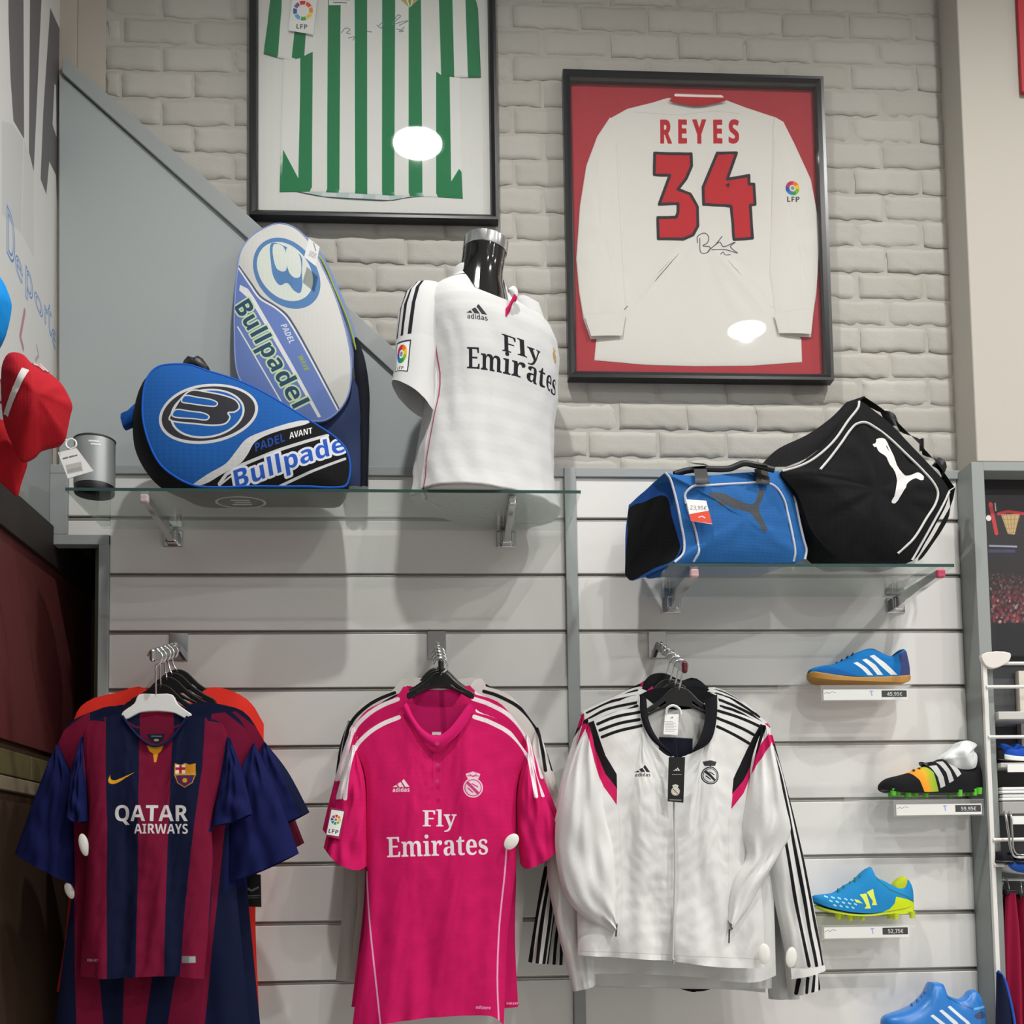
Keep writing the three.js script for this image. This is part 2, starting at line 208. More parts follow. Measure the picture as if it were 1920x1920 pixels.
{ // left wall: white bannered part, dark band, maroon panel, brown part below
  const onWall = (px, py) => { const r = ray(px, py), c = camera.position, t = (WX - c.x) / r.x; return r.multiplyScalar(t).add(c); };
  const b1 = onWall(30, 931).y, b0 = onWall(30, 1013).y, m0 = onWall(50, 1398).y;
  const z0 = -0.345, w = 0.25;
  const wl = struct('wall_left', box(WX - w, WX, b1, CEIL, z0, 7.4, 0), std('#8f9494', 0.7));
  obj('dark_band', box(WX - w, WX + 0.012, b0, b1, z0, 7.4, 0.003), M.darkband, wl);
  obj('maroon_panel', box(WX - w, WX, m0, b0, z0, 7.4, 0), M.maroon, wl);
  obj('brown_panel', box(WX - w, WX - 0.01, 0, m0, z0, 7.4, 0), M.brown, wl);
  const k = (a, b) => onWall(a, b).y;
  for (let i = 0; i < 4; i++) obj('olive_panel', box(WX - 0.02, WX - 0.003, k(50, 1461), k(50, 1415), -0.1 + i * 0.2, 0.095 + i * 0.2, 0.003), M.olive, wl);
  obj('cream_strip', box(WX - 0.02, WX - 0.001, k(50, 1489), k(50, 1463), -0.1, 0.7, 0.003), M.cream, wl);
  // banner print in wall coordinates: reading direction runs from the camera towards the corner
  const ZN = 0.62, ZF = -0.03, Y1 = 4.2, Y0 = onWall(60, 780).y, kx = 900, ky = 640, cw = (ZN - ZF) * kx, ch = (Y1 - Y0) * ky, C = (p) => { const q = onWall(p[0], p[1]); return [(ZN - q.z) * kx, (Y1 - q.y) * ky]; };
  const tex = canvasTex(cw, ch, (g) => {
    g.fillStyle = '#d4d3d0'; g.fillRect(0, 0, cw, ch); const D = '#696467';
    fill(g, zW([0, 620, 55, 640, 110, 720, 100, 1200, 0, 1100]).map(C), '#c6c6c5'); fill(g, zW([115, 720, 165, 880, 165, 1330, 105, 1200]).map(C), '#cbcac8');
    fill(g, zW([30, -600, 110, -600, 115, 715, 60, 620, 45, 400, 35, 120]).map(C), D); fill(g, zW([150, -600, 212, -600, 205, 0, 165, 880, 140, 780]).map(C), D);
    fill(g, zW([250, 40, 300, 150, 300, 720, 290, 900, 302, 1190, 290, 1170, 280, 900, 245, 830, 230, 1000, 200, 920, 215, 560]).map(C), D); fill(g, zW([272, 430, 262, 640, 283, 705, 280, 440]).map(C), '#d4d3d0');
    [['D', 7, 376, 22, 500], ['e', 24, 455, 40, 538], ['p', 43, 490, 58, 580], ['o', 60, 527, 77, 602], ['r', 79, 556, 90, 625], ['t', 87, 560, 97, 640], ['e', 93, 597, 106, 668]].forEach(([s, x0, y0, x1, y1]) => {
const dx = x1 - x0, h = y1 - y0 - dx * 2.3, a = C([x0, y0]), u = C([x1, y0 + dx * 2.3]), d = C([x0, y0 + h]); g.save(); g.transform((u[0] - a[0]) / 32, (u[1] - a[1]) / 32, (d[0] - a[0]) / 44, (d[1] - a[1]) / 44, a[0], a[1]); g.font = '60px sans-serif'; g.textBaseline = 'alphabetic'; g.strokeStyle = '#5c84c2'; g.lineWidth = 2.2; g.strokeText(s, 0, s === 'p' ? 34 : 44); g.restore();
    });
    line(g, zW([118, 1600, 95, 1730, 110, 1790]).map(C), '#b4808c', 10); line(g, zW([180, 1780, 190, 1830, 175, 1850]).map(C), '#b9a0a4', 6);
  });
  const p = geom([WX, Y1, ZN, WX, Y1, ZF, WX, Y0, ZN, WX, Y0, ZF], [0, 1, 1, 1, 0, 0, 1, 0], [0, 2, 1, 1, 2, 3]);
  const ban = obj('wall_banner', [p.clone().translate(0.004, 0, 0), box(WX, WX + 0.003, Y0, Y1, ZF, ZN, 0)], std('#ffffff', 0.6, { map: tex })); tag(ban, 'white wall banner with tall grey letters above blue script on left wall', 'banner');
}
{ // grey triangular stair panel with a raised sloping edge strip, standing on the slatwall's top rail
  const pl = Z(0.006), g = plate(pl, z1([112, 140, 740, 694, 762, 716, 900, 840, 900, 884, 112, 873]), 0.022, 0.0015);
  const sp = struct('stair_panel', g, M.greypanel);
  obj('edge_strip', plate(Z(0.016), z1([118, 112, 132, 118, 470, 410, 757, 672, 905, 806, 905, 840, 742, 700, 450, 432, 118, 136]), 0.03, 0.002), M.trim, sp);
}
{ // white slatted wall: slats, aluminium groove rails, grey edge trims
  const H = 0.139, sw = struct('wall_slatted', [box(XL - 0.02, 1.44, 0.75, topY - 0.005, -0.028, -0.017, 0), box(WX, XL, P(160, 1020, 0).y, topY - 0.005, -0.028, -0.017, 0)], M.gap);
  const ext = P(128, 950, 0).x, stepY = P(150, 1004, 0).y;
  for (let k = 0; k < 12; k++) {
    const yb = YA - 0.15 * k + 0.0035, yt = k ? yb + H : topY;
    for (const [a, b] of [[XL, XD0], [XD1, XR]]) {
      obj('slat', box(a, b, yb, yt, -0.018, 0, 0.002), M.slat, sw);
      obj('groove_rail', [box(a, b, yb - 0.0108, yb - 0.0058, -0.017, -0.003, 0.0008), box(a, b, yb - 0.011, yb - 0.0003, -0.0175, -0.014, 0)], M.rail, sw);
    }
  }
  obj('slat', box(ext, XL + 0.0, YA + 0.0035, topY, -0.018, 0, 0.002), M.slat, sw); obj('groove_rail', box(ext, XL, YA - 0.0075, YA - 0.0015, -0.017, -0.003, 0.0008), M.rail, sw); obj('slat', box(ext, XL, stepY, YA - 0.0095, -0.018, 0, 0.002), M.slat, sw);
  const t = 0.026, tr = (n, ...b) => obj(n, box(...b, 0.002), M.trim, sw);
  tr('edge_trim', WX, XR + 0.02, topY, topY + 0.024, -0.03, 0.008); tr('edge_trim', XD0, XD1, 0.75, topY + 0.0235, -0.02, 0.012);
  tr('edge_trim', XL - t, XL, 0.75, stepY, -0.028, 0.008); tr('edge_trim', WX, XL, stepY - t, stepY, -0.028, 0.0085); tr('edge_trim', WX, ext, stepY, topY, -0.028, 0.008);
  obj('side_strip', box(XL - t - 0.02, XL - t, 0.75, stepY - t, -0.2, -0.03, 0.002), std('#5a6150', 0.7), sw);
}
const pzf = 0.085, pxl = XR, pxr = XR + 0.034;
{ // upright post between the bays with the top rail of the next bay
  const py = P(1870, 866, pzf).y;
  const post = struct('bay_post', box(pxl, pxr, 0.5, py, -0.02, pzf, 0.002), std('#8f9492', 0.5));
  obj('top_rail', box(pxr - 0.001, pxr + 0.9, py - 0.024, py, -0.02, pzf, 0.002), std('#8f9492', 0.5), post);
  struct('wall_bay', box(pxr, 2.6, 0.4, py - 0.02, -0.03, -0.012, 0), M.darkgrey);
}

// ---------------------------------------------------------------- ceiling lamps
for (const [i, [x, z]] of LAMPS.entries()) {
  const t = thing('ceiling_downlight', i === 0 ? 'round ceiling downlight mirrored as a white oval in the striped shirt frame' : i === 3 ? 'round ceiling downlight mirrored as a white oval in the red backed frame' : 'round white ceiling downlight added out of view to light the shop wall', 'light', i === 0 || i === 3 ? undefined : 'added ceiling downlights');
  const ring = new THREE.LatheGeometry([[0.095, 0], [0.112, 0], [0.114, -0.003], [0.108, -0.005], [0.096, -0.004], [0.095, 0]].map((p) => new THREE.Vector2(p[0], p[1])), 32);
  obj('trim_ring', ring.translate(x, CEIL, z), M.white, t);
  obj('diffuser', new THREE.CylinderGeometry(0.094, 0.094, 0.006, 48).translate(x, CEIL - 0.005, z), new THREE.MeshStandardMaterial({ color: '#ffffff', emissive: '#f8fbff', emissiveIntensity: GLOW }), t);
  const L = new THREE.SpotLight('#fffdf9', LAMP, 0, 1.42, 1, 2); L.position.set(x, CEIL - 0.014, z); L.target.position.set(x, 0, z); L.castShadow = true; L.shadow.radius = 2; scene.add(L, L.target);
}

// ---------------------------------------------------------------- framed football shirts on the brick wall
function framed(label, x0, x1, y0, y1, railW, backColor) {          // world rectangle of the outer frame
  const t = thing('framed_shirt', label, 'framed shirt'), zb = -0.016, zf = 0.018, w = railW;
  const rail = (len) => { const s = new THREE.Shape([[0, 0], [w, 0], [w, 0.012], [w * 0.75, 0.026], [w * 0.3, 0.034], [0, 0.034]].map((p) => new THREE.Vector2(p[0], p[1]))); return s; };
  const side = (a, b) => { // mitred rail from corner a to corner b, profile grows towards the frame's middle
    const mid = V((x0 + x1) / 2, (y0 + y1) / 2, 0), dir = b.clone().sub(a), L = dir.length(); dir.normalize(); const inn = V(-dir.y, dir.x, 0); if (inn.dot(mid.clone().sub(a)) < 0) inn.negate();
    const prof = [[0, 0], [0, 0.034], [w * 0.35, 0.034], [w * 0.8, 0.027], [w, 0.021], [w, 0]], pos = [], uv = [], idx = [];
    prof.forEach(([i, d]) => [0, 1].forEach((e) => { const q = a.clone().addScaledVector(dir, e ? L - i : i).addScaledVector(inn, i); pos.push(q.x, q.y, zb + d); uv.push(e, i); }));
    for (let k = 0; k < 5; k++) idx.push(2 * k, 2 * k + 1, 2 * k + 2, 2 * k + 1, 2 * k + 3, 2 * k + 2); return geom(pos, uv, idx).toNonIndexed();
  };
  const c = [V(x0, y1, 0), V(x1, y1, 0), V(x1, y0, 0), V(x0, y0, 0)];
  for (let i = 0; i < 4; i++) { const g = side(c[i], c[(i + 1) % 4]); g.computeVertexNormals(); obj('frame_rail', g, M.frame, t); }
  obj('backing_board', box(x0 + w * 0.7, x1 - w * 0.7, y0 + w * 0.7, y1 - w * 0.7, zb, -0.008, 0), std(backColor, 0.75, { bumpMap: canvasWeave, bumpScale: 0.0004 }), t);
  obj('glass_pane', box(x0 + w * 0.8, x1 - w * 0.8, y0 + w * 0.8, y1 - w * 0.8, zf - 0.0075, zf - 0.005, 0), M.glass, t);
  return t;
}
const inFrame = Z(-0.006);
{ // white shirt with red number, seen from behind
  const a = P(1058.5, 129, 0.018), b = P(1548, 143, 0.018), c = P(1063, 708, 0.018), d = P(1560, 711, 0.018);
  const t = framed('black framed white long sleeved shirt with red number on red backing', (a.x + c.x) / 2, (b.x + d.x) / 2, (c.y + d.y) / 2, (a.y + b.y) / 2, 0.0225, '#a81e2e');
  const W1 = '#dcdad4';
  const tex = print(1070, 140, 1550, 700, 2.2, (g) => {
    g.fillStyle = W1; g.fillRect(1000, 100, 700, 700); const q = zR;
    line(g, q([440, 330, 620, 345, 700, 350, 890, 325, 1040, 340]), '#cfcabd', 1.5); line(g, q([345, 500, 360, 800, 380, 1150, 400, 1460]), '#d3cfc4', 1.6); line(g, q([1235, 480, 1225, 800, 1210, 1200, 1250, 1560]), '#d3cfc4', 1.6);
    words(g, 'R', ...q([620, 445])[0], 61, '#b72530', { stroke: 2.4, sc: '#b72530', sx: 0.62 }); words(g, 'E', ...q([716, 445])[0], 61, '#b72530', { stroke: 2.4, sc: '#b72530', sx: 0.6 }); words(g, 'Y', ...q([812, 445])[0], 61, '#b72530', { stroke: 2.4, sc: '#b72530', sx: 0.68 }); words(g, 'E', ...q([914, 445])[0], 61, '#b72530', { stroke: 2.4, sc: '#b72530', sx: 0.62 }); words(g, 'S', ...q([1006, 445])[0], 61, '#b72530', { stroke: 2.4, sc: '#b72530', sx: 0.68 });
    const three = q([560, 568, 765, 572, 768, 640, 738, 710, 690, 775, 760, 800, 800, 870, 802, 980, 775, 1030, 720, 1052, 580, 1052, 578, 930, 680, 930, 690, 905, 690, 855, 585, 858, 645, 695, 558, 690]);
    const four = q([912, 568, 1020, 568, 968, 715, 1030, 705, 1090, 692, 1090, 742, 1118, 742, 1125, 855, 1098, 860, 1110, 1045, 1005, 1055, 990, 868, 835, 858, 832, 760]);
    for (const s of [three, four]) { fill(g, s, '#bd2530'); g.closePath(); line(g, [...s, s[0]], '#2c2b30', 5.5); }
    fill(g, q([958, 745, 985, 735, 975, 765]), '#2c2b30');
    ball(g, ...q([1335, 765])[0], 13); words(g, 'LFP', ...q([1338, 828])[0], 13, '#33343a', { sx: 1.15 });
    for (const s of [[800, 1075, 800, 1040, 840, 1020, 862, 1040, 855, 1075, 830, 1090, 870, 1100, 860, 1125, 820, 1130, 812, 1050], [860, 1120, 900, 1085, 938, 1038, 905, 1080, 890, 1095, 925, 1070, 945, 1095, 1012, 1070, 985, 1095, 1025, 1130, 960, 1112, 880, 1115], [930, 1138, 945, 1125, 955, 1140, 985, 1138]]) line(g, blob(q(s), 5, false), '#4a4a50', 1.6);
  });
  const m = clothTex(tex, { bumpMap: knit, bumpScale: 0.0006 });
  const body = padded(inFrame, crisp(zR([420, 330, 560, 295, 640, 270, 800, 280, 960, 282, 1060, 320, 1180, 360, 1240, 380, 1270, 800, 1260, 1300, 1330, 1560, 1372, 1590, 1376, 1715, 1100, 1735, 800, 1738, 520, 1730, 240, 1705, 250, 1590, 330, 1560, 390, 1300, 360, 800, 330, 380]), 4), zR([810, 1000])[0], 0.003, { dome: 0.007, uv: tex.userData.uv, wave: 0.0026 });
  const g = obj('shirt', [body.face, body.wall()], m, t);
  for (const s of [[310, 375, 240, 480, 180, 640, 145, 860, 125, 1150, 140, 1330, 165, 1480, 205, 1588, 375, 1588, 400, 1460, 395, 1200, 380, 900, 360, 600, 345, 400], [1240, 372, 1290, 400, 1350, 520, 1440, 715, 1475, 900, 1487, 1080, 1470, 1340, 1455, 1440, 1440, 1578, 1260, 1572, 1230, 1470, 1210, 1250, 1220, 900, 1225, 600, 1230, 420]]) {
    const sl = padded(Z(-0.0035), crisp(zR(s), 5), s[0] < 600 ? zR([260, 1000])[0] : zR([1350, 1000])[0], 0.005, { dome: 0.0055, uv: tex.userData.uv, wave: 0.0018 });
    obj('sleeve', [sl.face, sl.wall()], m, g);
  }
  for (const s of [[165, 1470, 400, 1462, 380, 1588, 205, 1590], [1235, 1470, 1455, 1438, 1442, 1578, 1262, 1574]]) { const p = zR(s); obj('cuff', sheet(Z(0.0035), [p[0], p[1]], [p[1], p[2]], [p[3], p[2]], [p[0], p[3]], (u, v) => 0.002 * Math.sin(Math.PI * u), 10, 6), cloth('#d9d7d1'), g); }
  const ct = print(1250, 165, 1370, 205, 4, (g) => { g.fillStyle = '#b3252f'; g.fillRect(1200, 100, 300, 200); line(g, zR([680, 238, 945, 245]), '#eae6de', 5.5); line(g, zR([675, 222, 945, 230]), '#c9838a', 1.5); });
  const p = zR([680, 222, 935, 232, 962, 268, 645, 270]); obj('collar', sheet(Z(0.0005), [p[0], p[1]], [p[1], p[2]], [p[3], [...zR([800, 296])[0]], p[2]], [p[0], p[3]], (u, v) => 0.003 * Math.sin(Math.PI * v), 14, 5, ct.userData.uv), clothTex(ct), g);
}
{ // green and white striped shirt, cut off by the picture's top
  const a = P(469.5, 0, 0.018), b = P(933, 0, 0.018), c = P(465, 403.5, 0.018), d = P(930.5, 409, 0.018);
  const t = framed('black framed green and white striped shirt on white backing', (a.x + c.x) / 2, (b.x + d.x) / 2, (c.y + d.y) / 2, 4.06, 0.0205, '#d9d9d5');
  const G = '#1f7a4c', W1 = '#dfe0dc';
  const tex = print(480, -220, 920, 400, 2, (g) => {
    g.fillStyle = W1; g.fillRect(400, -300, 600, 800);
    for (const s of [[455, 0, 455, 600, 440, 1300, 535, 1300, 540, 600, 545, 0], [648, 0, 645, 400, 640, 1310, 725, 1310, 732, 400, 735, 0], [832, 0, 835, 1320, 918, 1320, 918, 0], [1022, 0, 1020, 1330, 1105, 1330, 1112, 0], [1205, 0, 1205, 1335, 1300, 1335, 1290, 0], [1395, 0, 1395, 1345, 1500, 1345, 1480, 0]]) { const q = s.slice(); fill(g, zT([s[0], -900, ...s, s[s.length - 2], -900]), G); }
    fill(g, zT([335, 1035, 440, 1235, 540, 1310, 325, 1310]), G); fill(g, zT([1565, 1150, 1495, 1265, 1400, 1350, 1565, 1352]), G);
    const B = '#6e7c84'; for (const s of [[740, 240, 770, 205, 800, 215, 775, 240, 800, 245], [920, 230, 950, 232], [985, 185, 1015, 205, 1030, 160, 1000, 190], [1100, 160, 1130, 115, 1150, 120, 1090, 180, 1160, 160, 1200, 155, 1140, 185], [1120, 210, 1170, 225, 1140, 230, 1175, 200], [790, 275, 830, 265, 820, 290]]) line(g, blob(zT(s), 4, false), B, 1.4);
    g.fillStyle = '#e4e4e0'; g.fillRect(617, -6, 42, 18); line(g, [[620, 1], [655, 2]], '#7a8086', 2.6); line(g, [[626, 7], [650, 8]], '#7a8086', 2.2);
    fill(g, zT([1150, -60, 1270, -60, 1270, 10, 1210, 62, 1150, 10]), '#b9a866'); line(g, zT([1170, -60, 1210, 55]), '#f0efe6', 2); line(g, zT([1210, -60, 1215, 50]), '#3f8b5c', 2); line(g, zT([1250, -60, 1220, 50]), '#f0efe6', 2);
  });
  const m = clothTex(tex, { bumpMap: knit, bumpScale: 0.0006 });
  const body = padded(inFrame, crisp(zT([345, -330, 640, -440, 800, -400, 930, -385, 1060, -400, 1220, -440, 1500, -330, 1560, -200, 1545, 500, 1545, 1000, 1562, 1350, 1380, 1338, 1105, 1330, 800, 1312, 540, 1302, 328, 1305, 335, 900, 350, 400, 335, -100]), 4), zT([930, 500])[0], 0.003, { dome: 0.006, uv: tex.userData.uv, wave: 0.0012 });
  const g = obj('shirt', [body.face, body.wall()], m, t);
  const hem = zT([328, 1308, 620, 1366, 1080, 1392, 1200, 1370, 1560, 1352]), ht = print(520, 340, 870, 385, 2, (q) => { q.fillStyle = '#c9d2d2'; q.fillRect(0, 0, 2000, 800); for (let i = 0; i < 6; i++) { q.fillStyle = '#b3c4c4'; q.fillRect(580 + i * 50, 300, 24, 200); } line(q, hem, '#3b4144', 3); });
  obj('back_hem', sheet(Z(-0.0075), zT([328, 1304, 560, 1296, 1100, 1322, 1560, 1346]), [zT([1560, 1346])[0], zT([1560, 1352])[0]], hem, [zT([328, 1304])[0], zT([328, 1308])[0]], () => 0, 16, 4, ht.userData.uv), clothTex(ht), g);
  const stx = print(490, -160, 910, 160, 2, (q) => { q.fillStyle = W1; q.fillRect(400, -300, 600, 600); for (const s of [[335, -200, 345, -400, 250, -400, 235, -100, 205, 370, 300, 385, 325, 80], [500, -200, 400, -200, 415, 230, 395, 400, 480, 415, 495, 230], [1405, -300, 1500, -300, 1520, 530, 1430, 530], [1590, -300, 1660, -200, 1690, 150, 1710, 530, 1615, 530, 1600, 100]]) fill(q, zT(s), G); });
  const ms = clothTex(stx, { bumpMap: knit, bumpScale: 0.0006 });
  for (const [s, c0] of [[[345, -330, 280, -260, 250, 0, 232, 160, 205, 358, 300, 385, 400, 405, 480, 402, 575, 422, 600, 250, 560, 0, 480, -330], [420, 60]], [[1380, -320, 1500, -325, 1600, -250, 1640, -100, 1680, 60, 1700, 520, 1500, 522, 1340, 515, 1345, 200, 1350, -200], [1510, 150]]]) { const sl = padded(Z(-0.0035), crisp(zT(s), 5), zT(c0)[0], 0.005, { dome: 0.005, uv: stx.userData.uv, wave: 0.0012 }); obj('sleeve', [sl.face, sl.wall()], ms, g); }
  const bt = print(538, -25, 600, 66, 4, (q) => { q.save(); q.translate(567, 22); q.rotate(0.05); q.fillStyle = '#e7e7e3'; q.fillRect(-40, -60, 90, 130); for (let i = 0; i < 8; i++) { q.strokeStyle = ['#d8322b', '#e2572b', '#e8962b', '#ecc93a', '#5aa561', '#5fb0d8', '#3a62b0', '#8a5aa0'][i]; q.lineWidth = 7; q.beginPath(); q.arc(1, -2, 15, i * 0.785 - 2, i * 0.785 - 1.35); q.stroke(); } words(q, 'LFP', 0, 28, 12, '#5a5e63', { sx: 1.1 }); q.restore(); });
  const bp = zT([400, -30, 570, 0, 545, 240, 372, 210]); obj('league_patch', sheet(Z(0.006), [bp[0], bp[1]], [bp[1], bp[2]], [bp[3], bp[2]], [bp[0], bp[3]], () => 0, 3, 3, bt.userData.uv), clothTex(bt), g);
}

// ---------------------------------------------------------------- glass shelves on chrome brackets
const ZS = 0.3, yS1 = P(620, 917, ZS).y, yS2 = P(1540, 1057, ZS).y;
function glassShelf(label, x0, x1, y) {
  const t = thing('glass_shelf', label, 'shelf');
  obj('glass_pane', box(x0, x1, y - 0.007, y, 0.012, ZS - 0.0005, 0), M.shelf, t);
  obj('front_edge', box(x0, x1, y - 0.0072, y + 0.0002, ZS - 0.0005, ZS, 0), M.edge, t);
}
glassShelf('long glass shelf holding the padel bags and the dressed torso', P(194, 986, 0.012).x, P(1089, 923, ZS).x, yS1);
glassShelf('shorter glass shelf holding the two sports duffel bags', P(1212, 1093, 0.012).x, P(1789, 1053, ZS).x, yS2);
function bracket(label, px, y, cap) {
  const t = thing('shelf_bracket', label, 'bracket', 'chrome shelf brackets'), x = P(px, 1000, 0).x;
  obj('wall_plate', [box(x - 0.0255, x + 0.0255, y - 0.05, y - 0.0085, 0.0005, 0.0055, 0.002), box(x - 0.0255, x + 0.0255, y + 0.001, y + 0.018, 0.0005, 0.0055, 0.002)], M.chrome, t);
  const s = new THREE.Shape([[0.004, -0.042], [0.03, -0.041], [0.08, -0.033], [0.272, -0.024], [0.272, -0.0085], [0.004, -0.0085]].map((p) => new THREE.Vector2(p[0], p[1])));
  obj('arm', new THREE.ExtrudeGeometry(s, { depth: 0.012, bevelEnabled: true, bevelSize: 0.0015, bevelThickness: 0.002, bevelSegments: 3 }).rotateY(-Math.PI / 2).translate(x + 0.006, y, 0), M.chrome, t);
  obj('collar', box(x - 0.016, x + 0.016, y - 0.046, y - 0.0085, 0.0055, 0.03, 0.007), M.chrome, t);
  obj('end_cap', box(x - 0.0105, x + 0.0105, y - 0.028, y - 0.0075, 0.268, 0.284, 0.005), cap, t);
}
bracket('chrome bracket under the glass shelf beneath the blue padel bag', 325, yS1, std('#c9b9bb', 0.4));
bracket('chrome bracket under the glass shelf beneath the dressed torso', 949, yS1, M.chrome);
bracket('chrome bracket with pale pink cap below the blue duffel bag', 1255, yS2, std('#dcb0b6', 0.5));
bracket('chrome bracket with bright pink cap below the black duffel bag', 1673, yS2, std('#d0506c', 0.5));

// ---------------------------------------------------------------- bags
function puma(pts) { return blob(pts, 3); }
{ // blue padel racket bag lying on its long side
  const pl = plane(0.262, 0.12, 0, 450, 915), Bl = '#1f5aa4';
  const out = blob(zG([255, 560, 248, 440, 265, 300, 300, 225, 360, 175, 470, 158, 580, 165, 700, 205, 820, 240, 930, 280, 1060, 340, 1200, 420, 1400, 545, 1520, 620, 1600, 680, 1655, 745, 1685, 850, 1675, 960, 1650, 1002, 1400, 1004, 1000, 1003, 620, 1000, 480, 940, 370, 850, 300, 720]), 4);
  const tex = print(255, 670, 665, 925, 4, (g) => {
    g.save(); g.translate(200, 640); g.scale(1 / 3.6923, 1 / 3.6923); g.fillStyle = Bl; g.fillRect(0, 0, 2000, 1500);
    fill(g, [[600, 1020], [850, 870], [1000, 700], [1130, 640], [1400, 545], [1750, 640], [1750, 1100], [500, 1100]], '#141518');
    const S = '#c9cacb'; fill(g, blob([[590, 1000], [700, 930], [830, 860], [900, 780], [970, 700], [1100, 640], [1390, 548], [1405, 565], [1140, 660], [1030, 720], [980, 800], [930, 860], [800, 930], [680, 990]], 4), S);
    line(g, [[780, 990], [830, 930], [940, 870], [1200, 770], [1530, 655]], S, 22); line(g, [[780, 1000], [850, 950], [930, 905], [900, 960]], S, 12); line(g, [[1200, 1003], [1650, 815]], S, 18);
    words(g, 'PADEL', 1130, 722, 78, '#23479a', { rot: -0.36, skew: -0.25, sx: 0.95 }); words(g, 'AVANT', 1345, 648, 60, '#e4e4e4', { rot: -0.3, skew: -0.25, sx: 0.85 });
    words(g, 'Bullpadel', 870, 972, 160, '#4b79cf', { rot: -0.33, skew: -0.16, sx: 1.22, align: 'left', stroke: 30, sc: '#dcdfe6' }); words(g, 'Bullpadel', 870, 972, 160, '#2c5bbd', { rot: -0.33, skew: -0.16, sx: 1.22, align: 'left' });
    // ring logo
    g.save(); g.translate(708, 520); g.rotate(-0.17); g.lineWidth = 1; const el = (a, b, c, x = 0, y = 0) => { g.fillStyle = c; g.beginPath(); g.ellipse(x, y, a, b, 0, 0, 7); g.fill(); };
    el(345, 208, S); el(325, 188, '#33333a'); el(258, 172, S, -6, 0); el(243, 158, Bl, -6, 0); g.restore();
    const pth = (p, f, w) => { const q = blob(p, 5); fill(g, q, f); line(g, [...q, q[0]], S, w); };
    pth([[590, 362], [700, 372], [830, 398], [900, 430], [922, 480], [890, 512], [845, 520], [858, 550], [830, 592], [760, 606], [640, 598], [440, 560], [455, 520], [480, 480], [520, 420]], '#33333a', 11);
    for (const q of [[[545, 400], [640, 412], [740, 430], [772, 452], [760, 472], [700, 472], [600, 458], [525, 440]], [[480, 497], [580, 508], [690, 527], [715, 548], [700, 568], [620, 562], [460, 536]]]) pth(q, Bl, 9);
    g.restore();
  });
  const t = thing('padel_bag', 'bright blue padel racket bag with black lower corner lying on the glass shelf', 'sports bag');
  const b = padded(pl, out, zG([720, 600])[0], 0.165, { dome: 0.022, uv: tex.userData.uv, bulge: 0.02, steps: 8, back: 0.97, push: (o, f) => [-46 * Math.max(0, Math.min(1, (330 - o[0]) / 70)) * Math.pow(f, 0.6), 0] });
  obj('front_panel', b.face, clothTex(tex, { bumpMap: canvasWeave, bumpScale: 0.0005 }), t);
  const n = out.length, st = Math.round(n * 0.02), en = Math.round(n * 0.68);
  const gus = cloth('#0c0d10', { bumpMap: canvasWeave, bumpScale: 0.0006 });
  obj('gusset', b.wall(), gus, t); obj('back_panel', b.back, gus, t);
  obj('piping', tube(out.filter((_, i) => i % 2 === 0).map((p) => pl(p[0], p[1], -0.001)), 0.0028, true, 160, 6), cloth('#1f5cc0'), t);
  { const b2 = padded(plane(0.2), crisp(zG([98, 500, 130, 490, 245, 385, 262, 430, 250, 490, 215, 470, 180, 555, 110, 585, 95, 530]), 3), zG([185, 480])[0], 0.03, { dome: 0.008 }); obj('shoulder_panel', [b2.face, b2.wall(), b2.back], cloth('#1a55a8'), t); }
  { const b3 = padded(plane(0.2), crisp(zG([515, 178, 535, 130, 562, 100, 600, 112, 630, 98, 665, 120, 698, 165, 690, 205, 600, 190]), 3), zG([605, 150])[0], 0.03, { dome: 0.01 }); obj('carry_handle', [b3.face, b3.wall(), b3.back], M.black, t); }
  // grey ring print on the underside, seen through the glass
  const ring = []; const uy = pl(...zG([900, 1008])[0]).y - 0.003;
  const rg = new THREE.TorusGeometry(0.058, 0.003, 6, 40).scale(1, 0.7, 0.25).rotateX(Math.PI / 2), rs = [rg]; for (const k of [-1, 0, 1]) rs.push(box(-0.022 + (k === 0 ? 0.008 : 0), 0.024, -0.0004, 0.0004, k * 0.015 - 0.003, k * 0.015 + 0.003, 0));
  const cc = pl(...zG([920, 1005])[0]); obj('ring_print', rs.map((q) => q.translate(cc.x - 0.01, yS1 + 0.0035, cc.z - 0.07)), std('#d9d9da', 0.6), t);
}
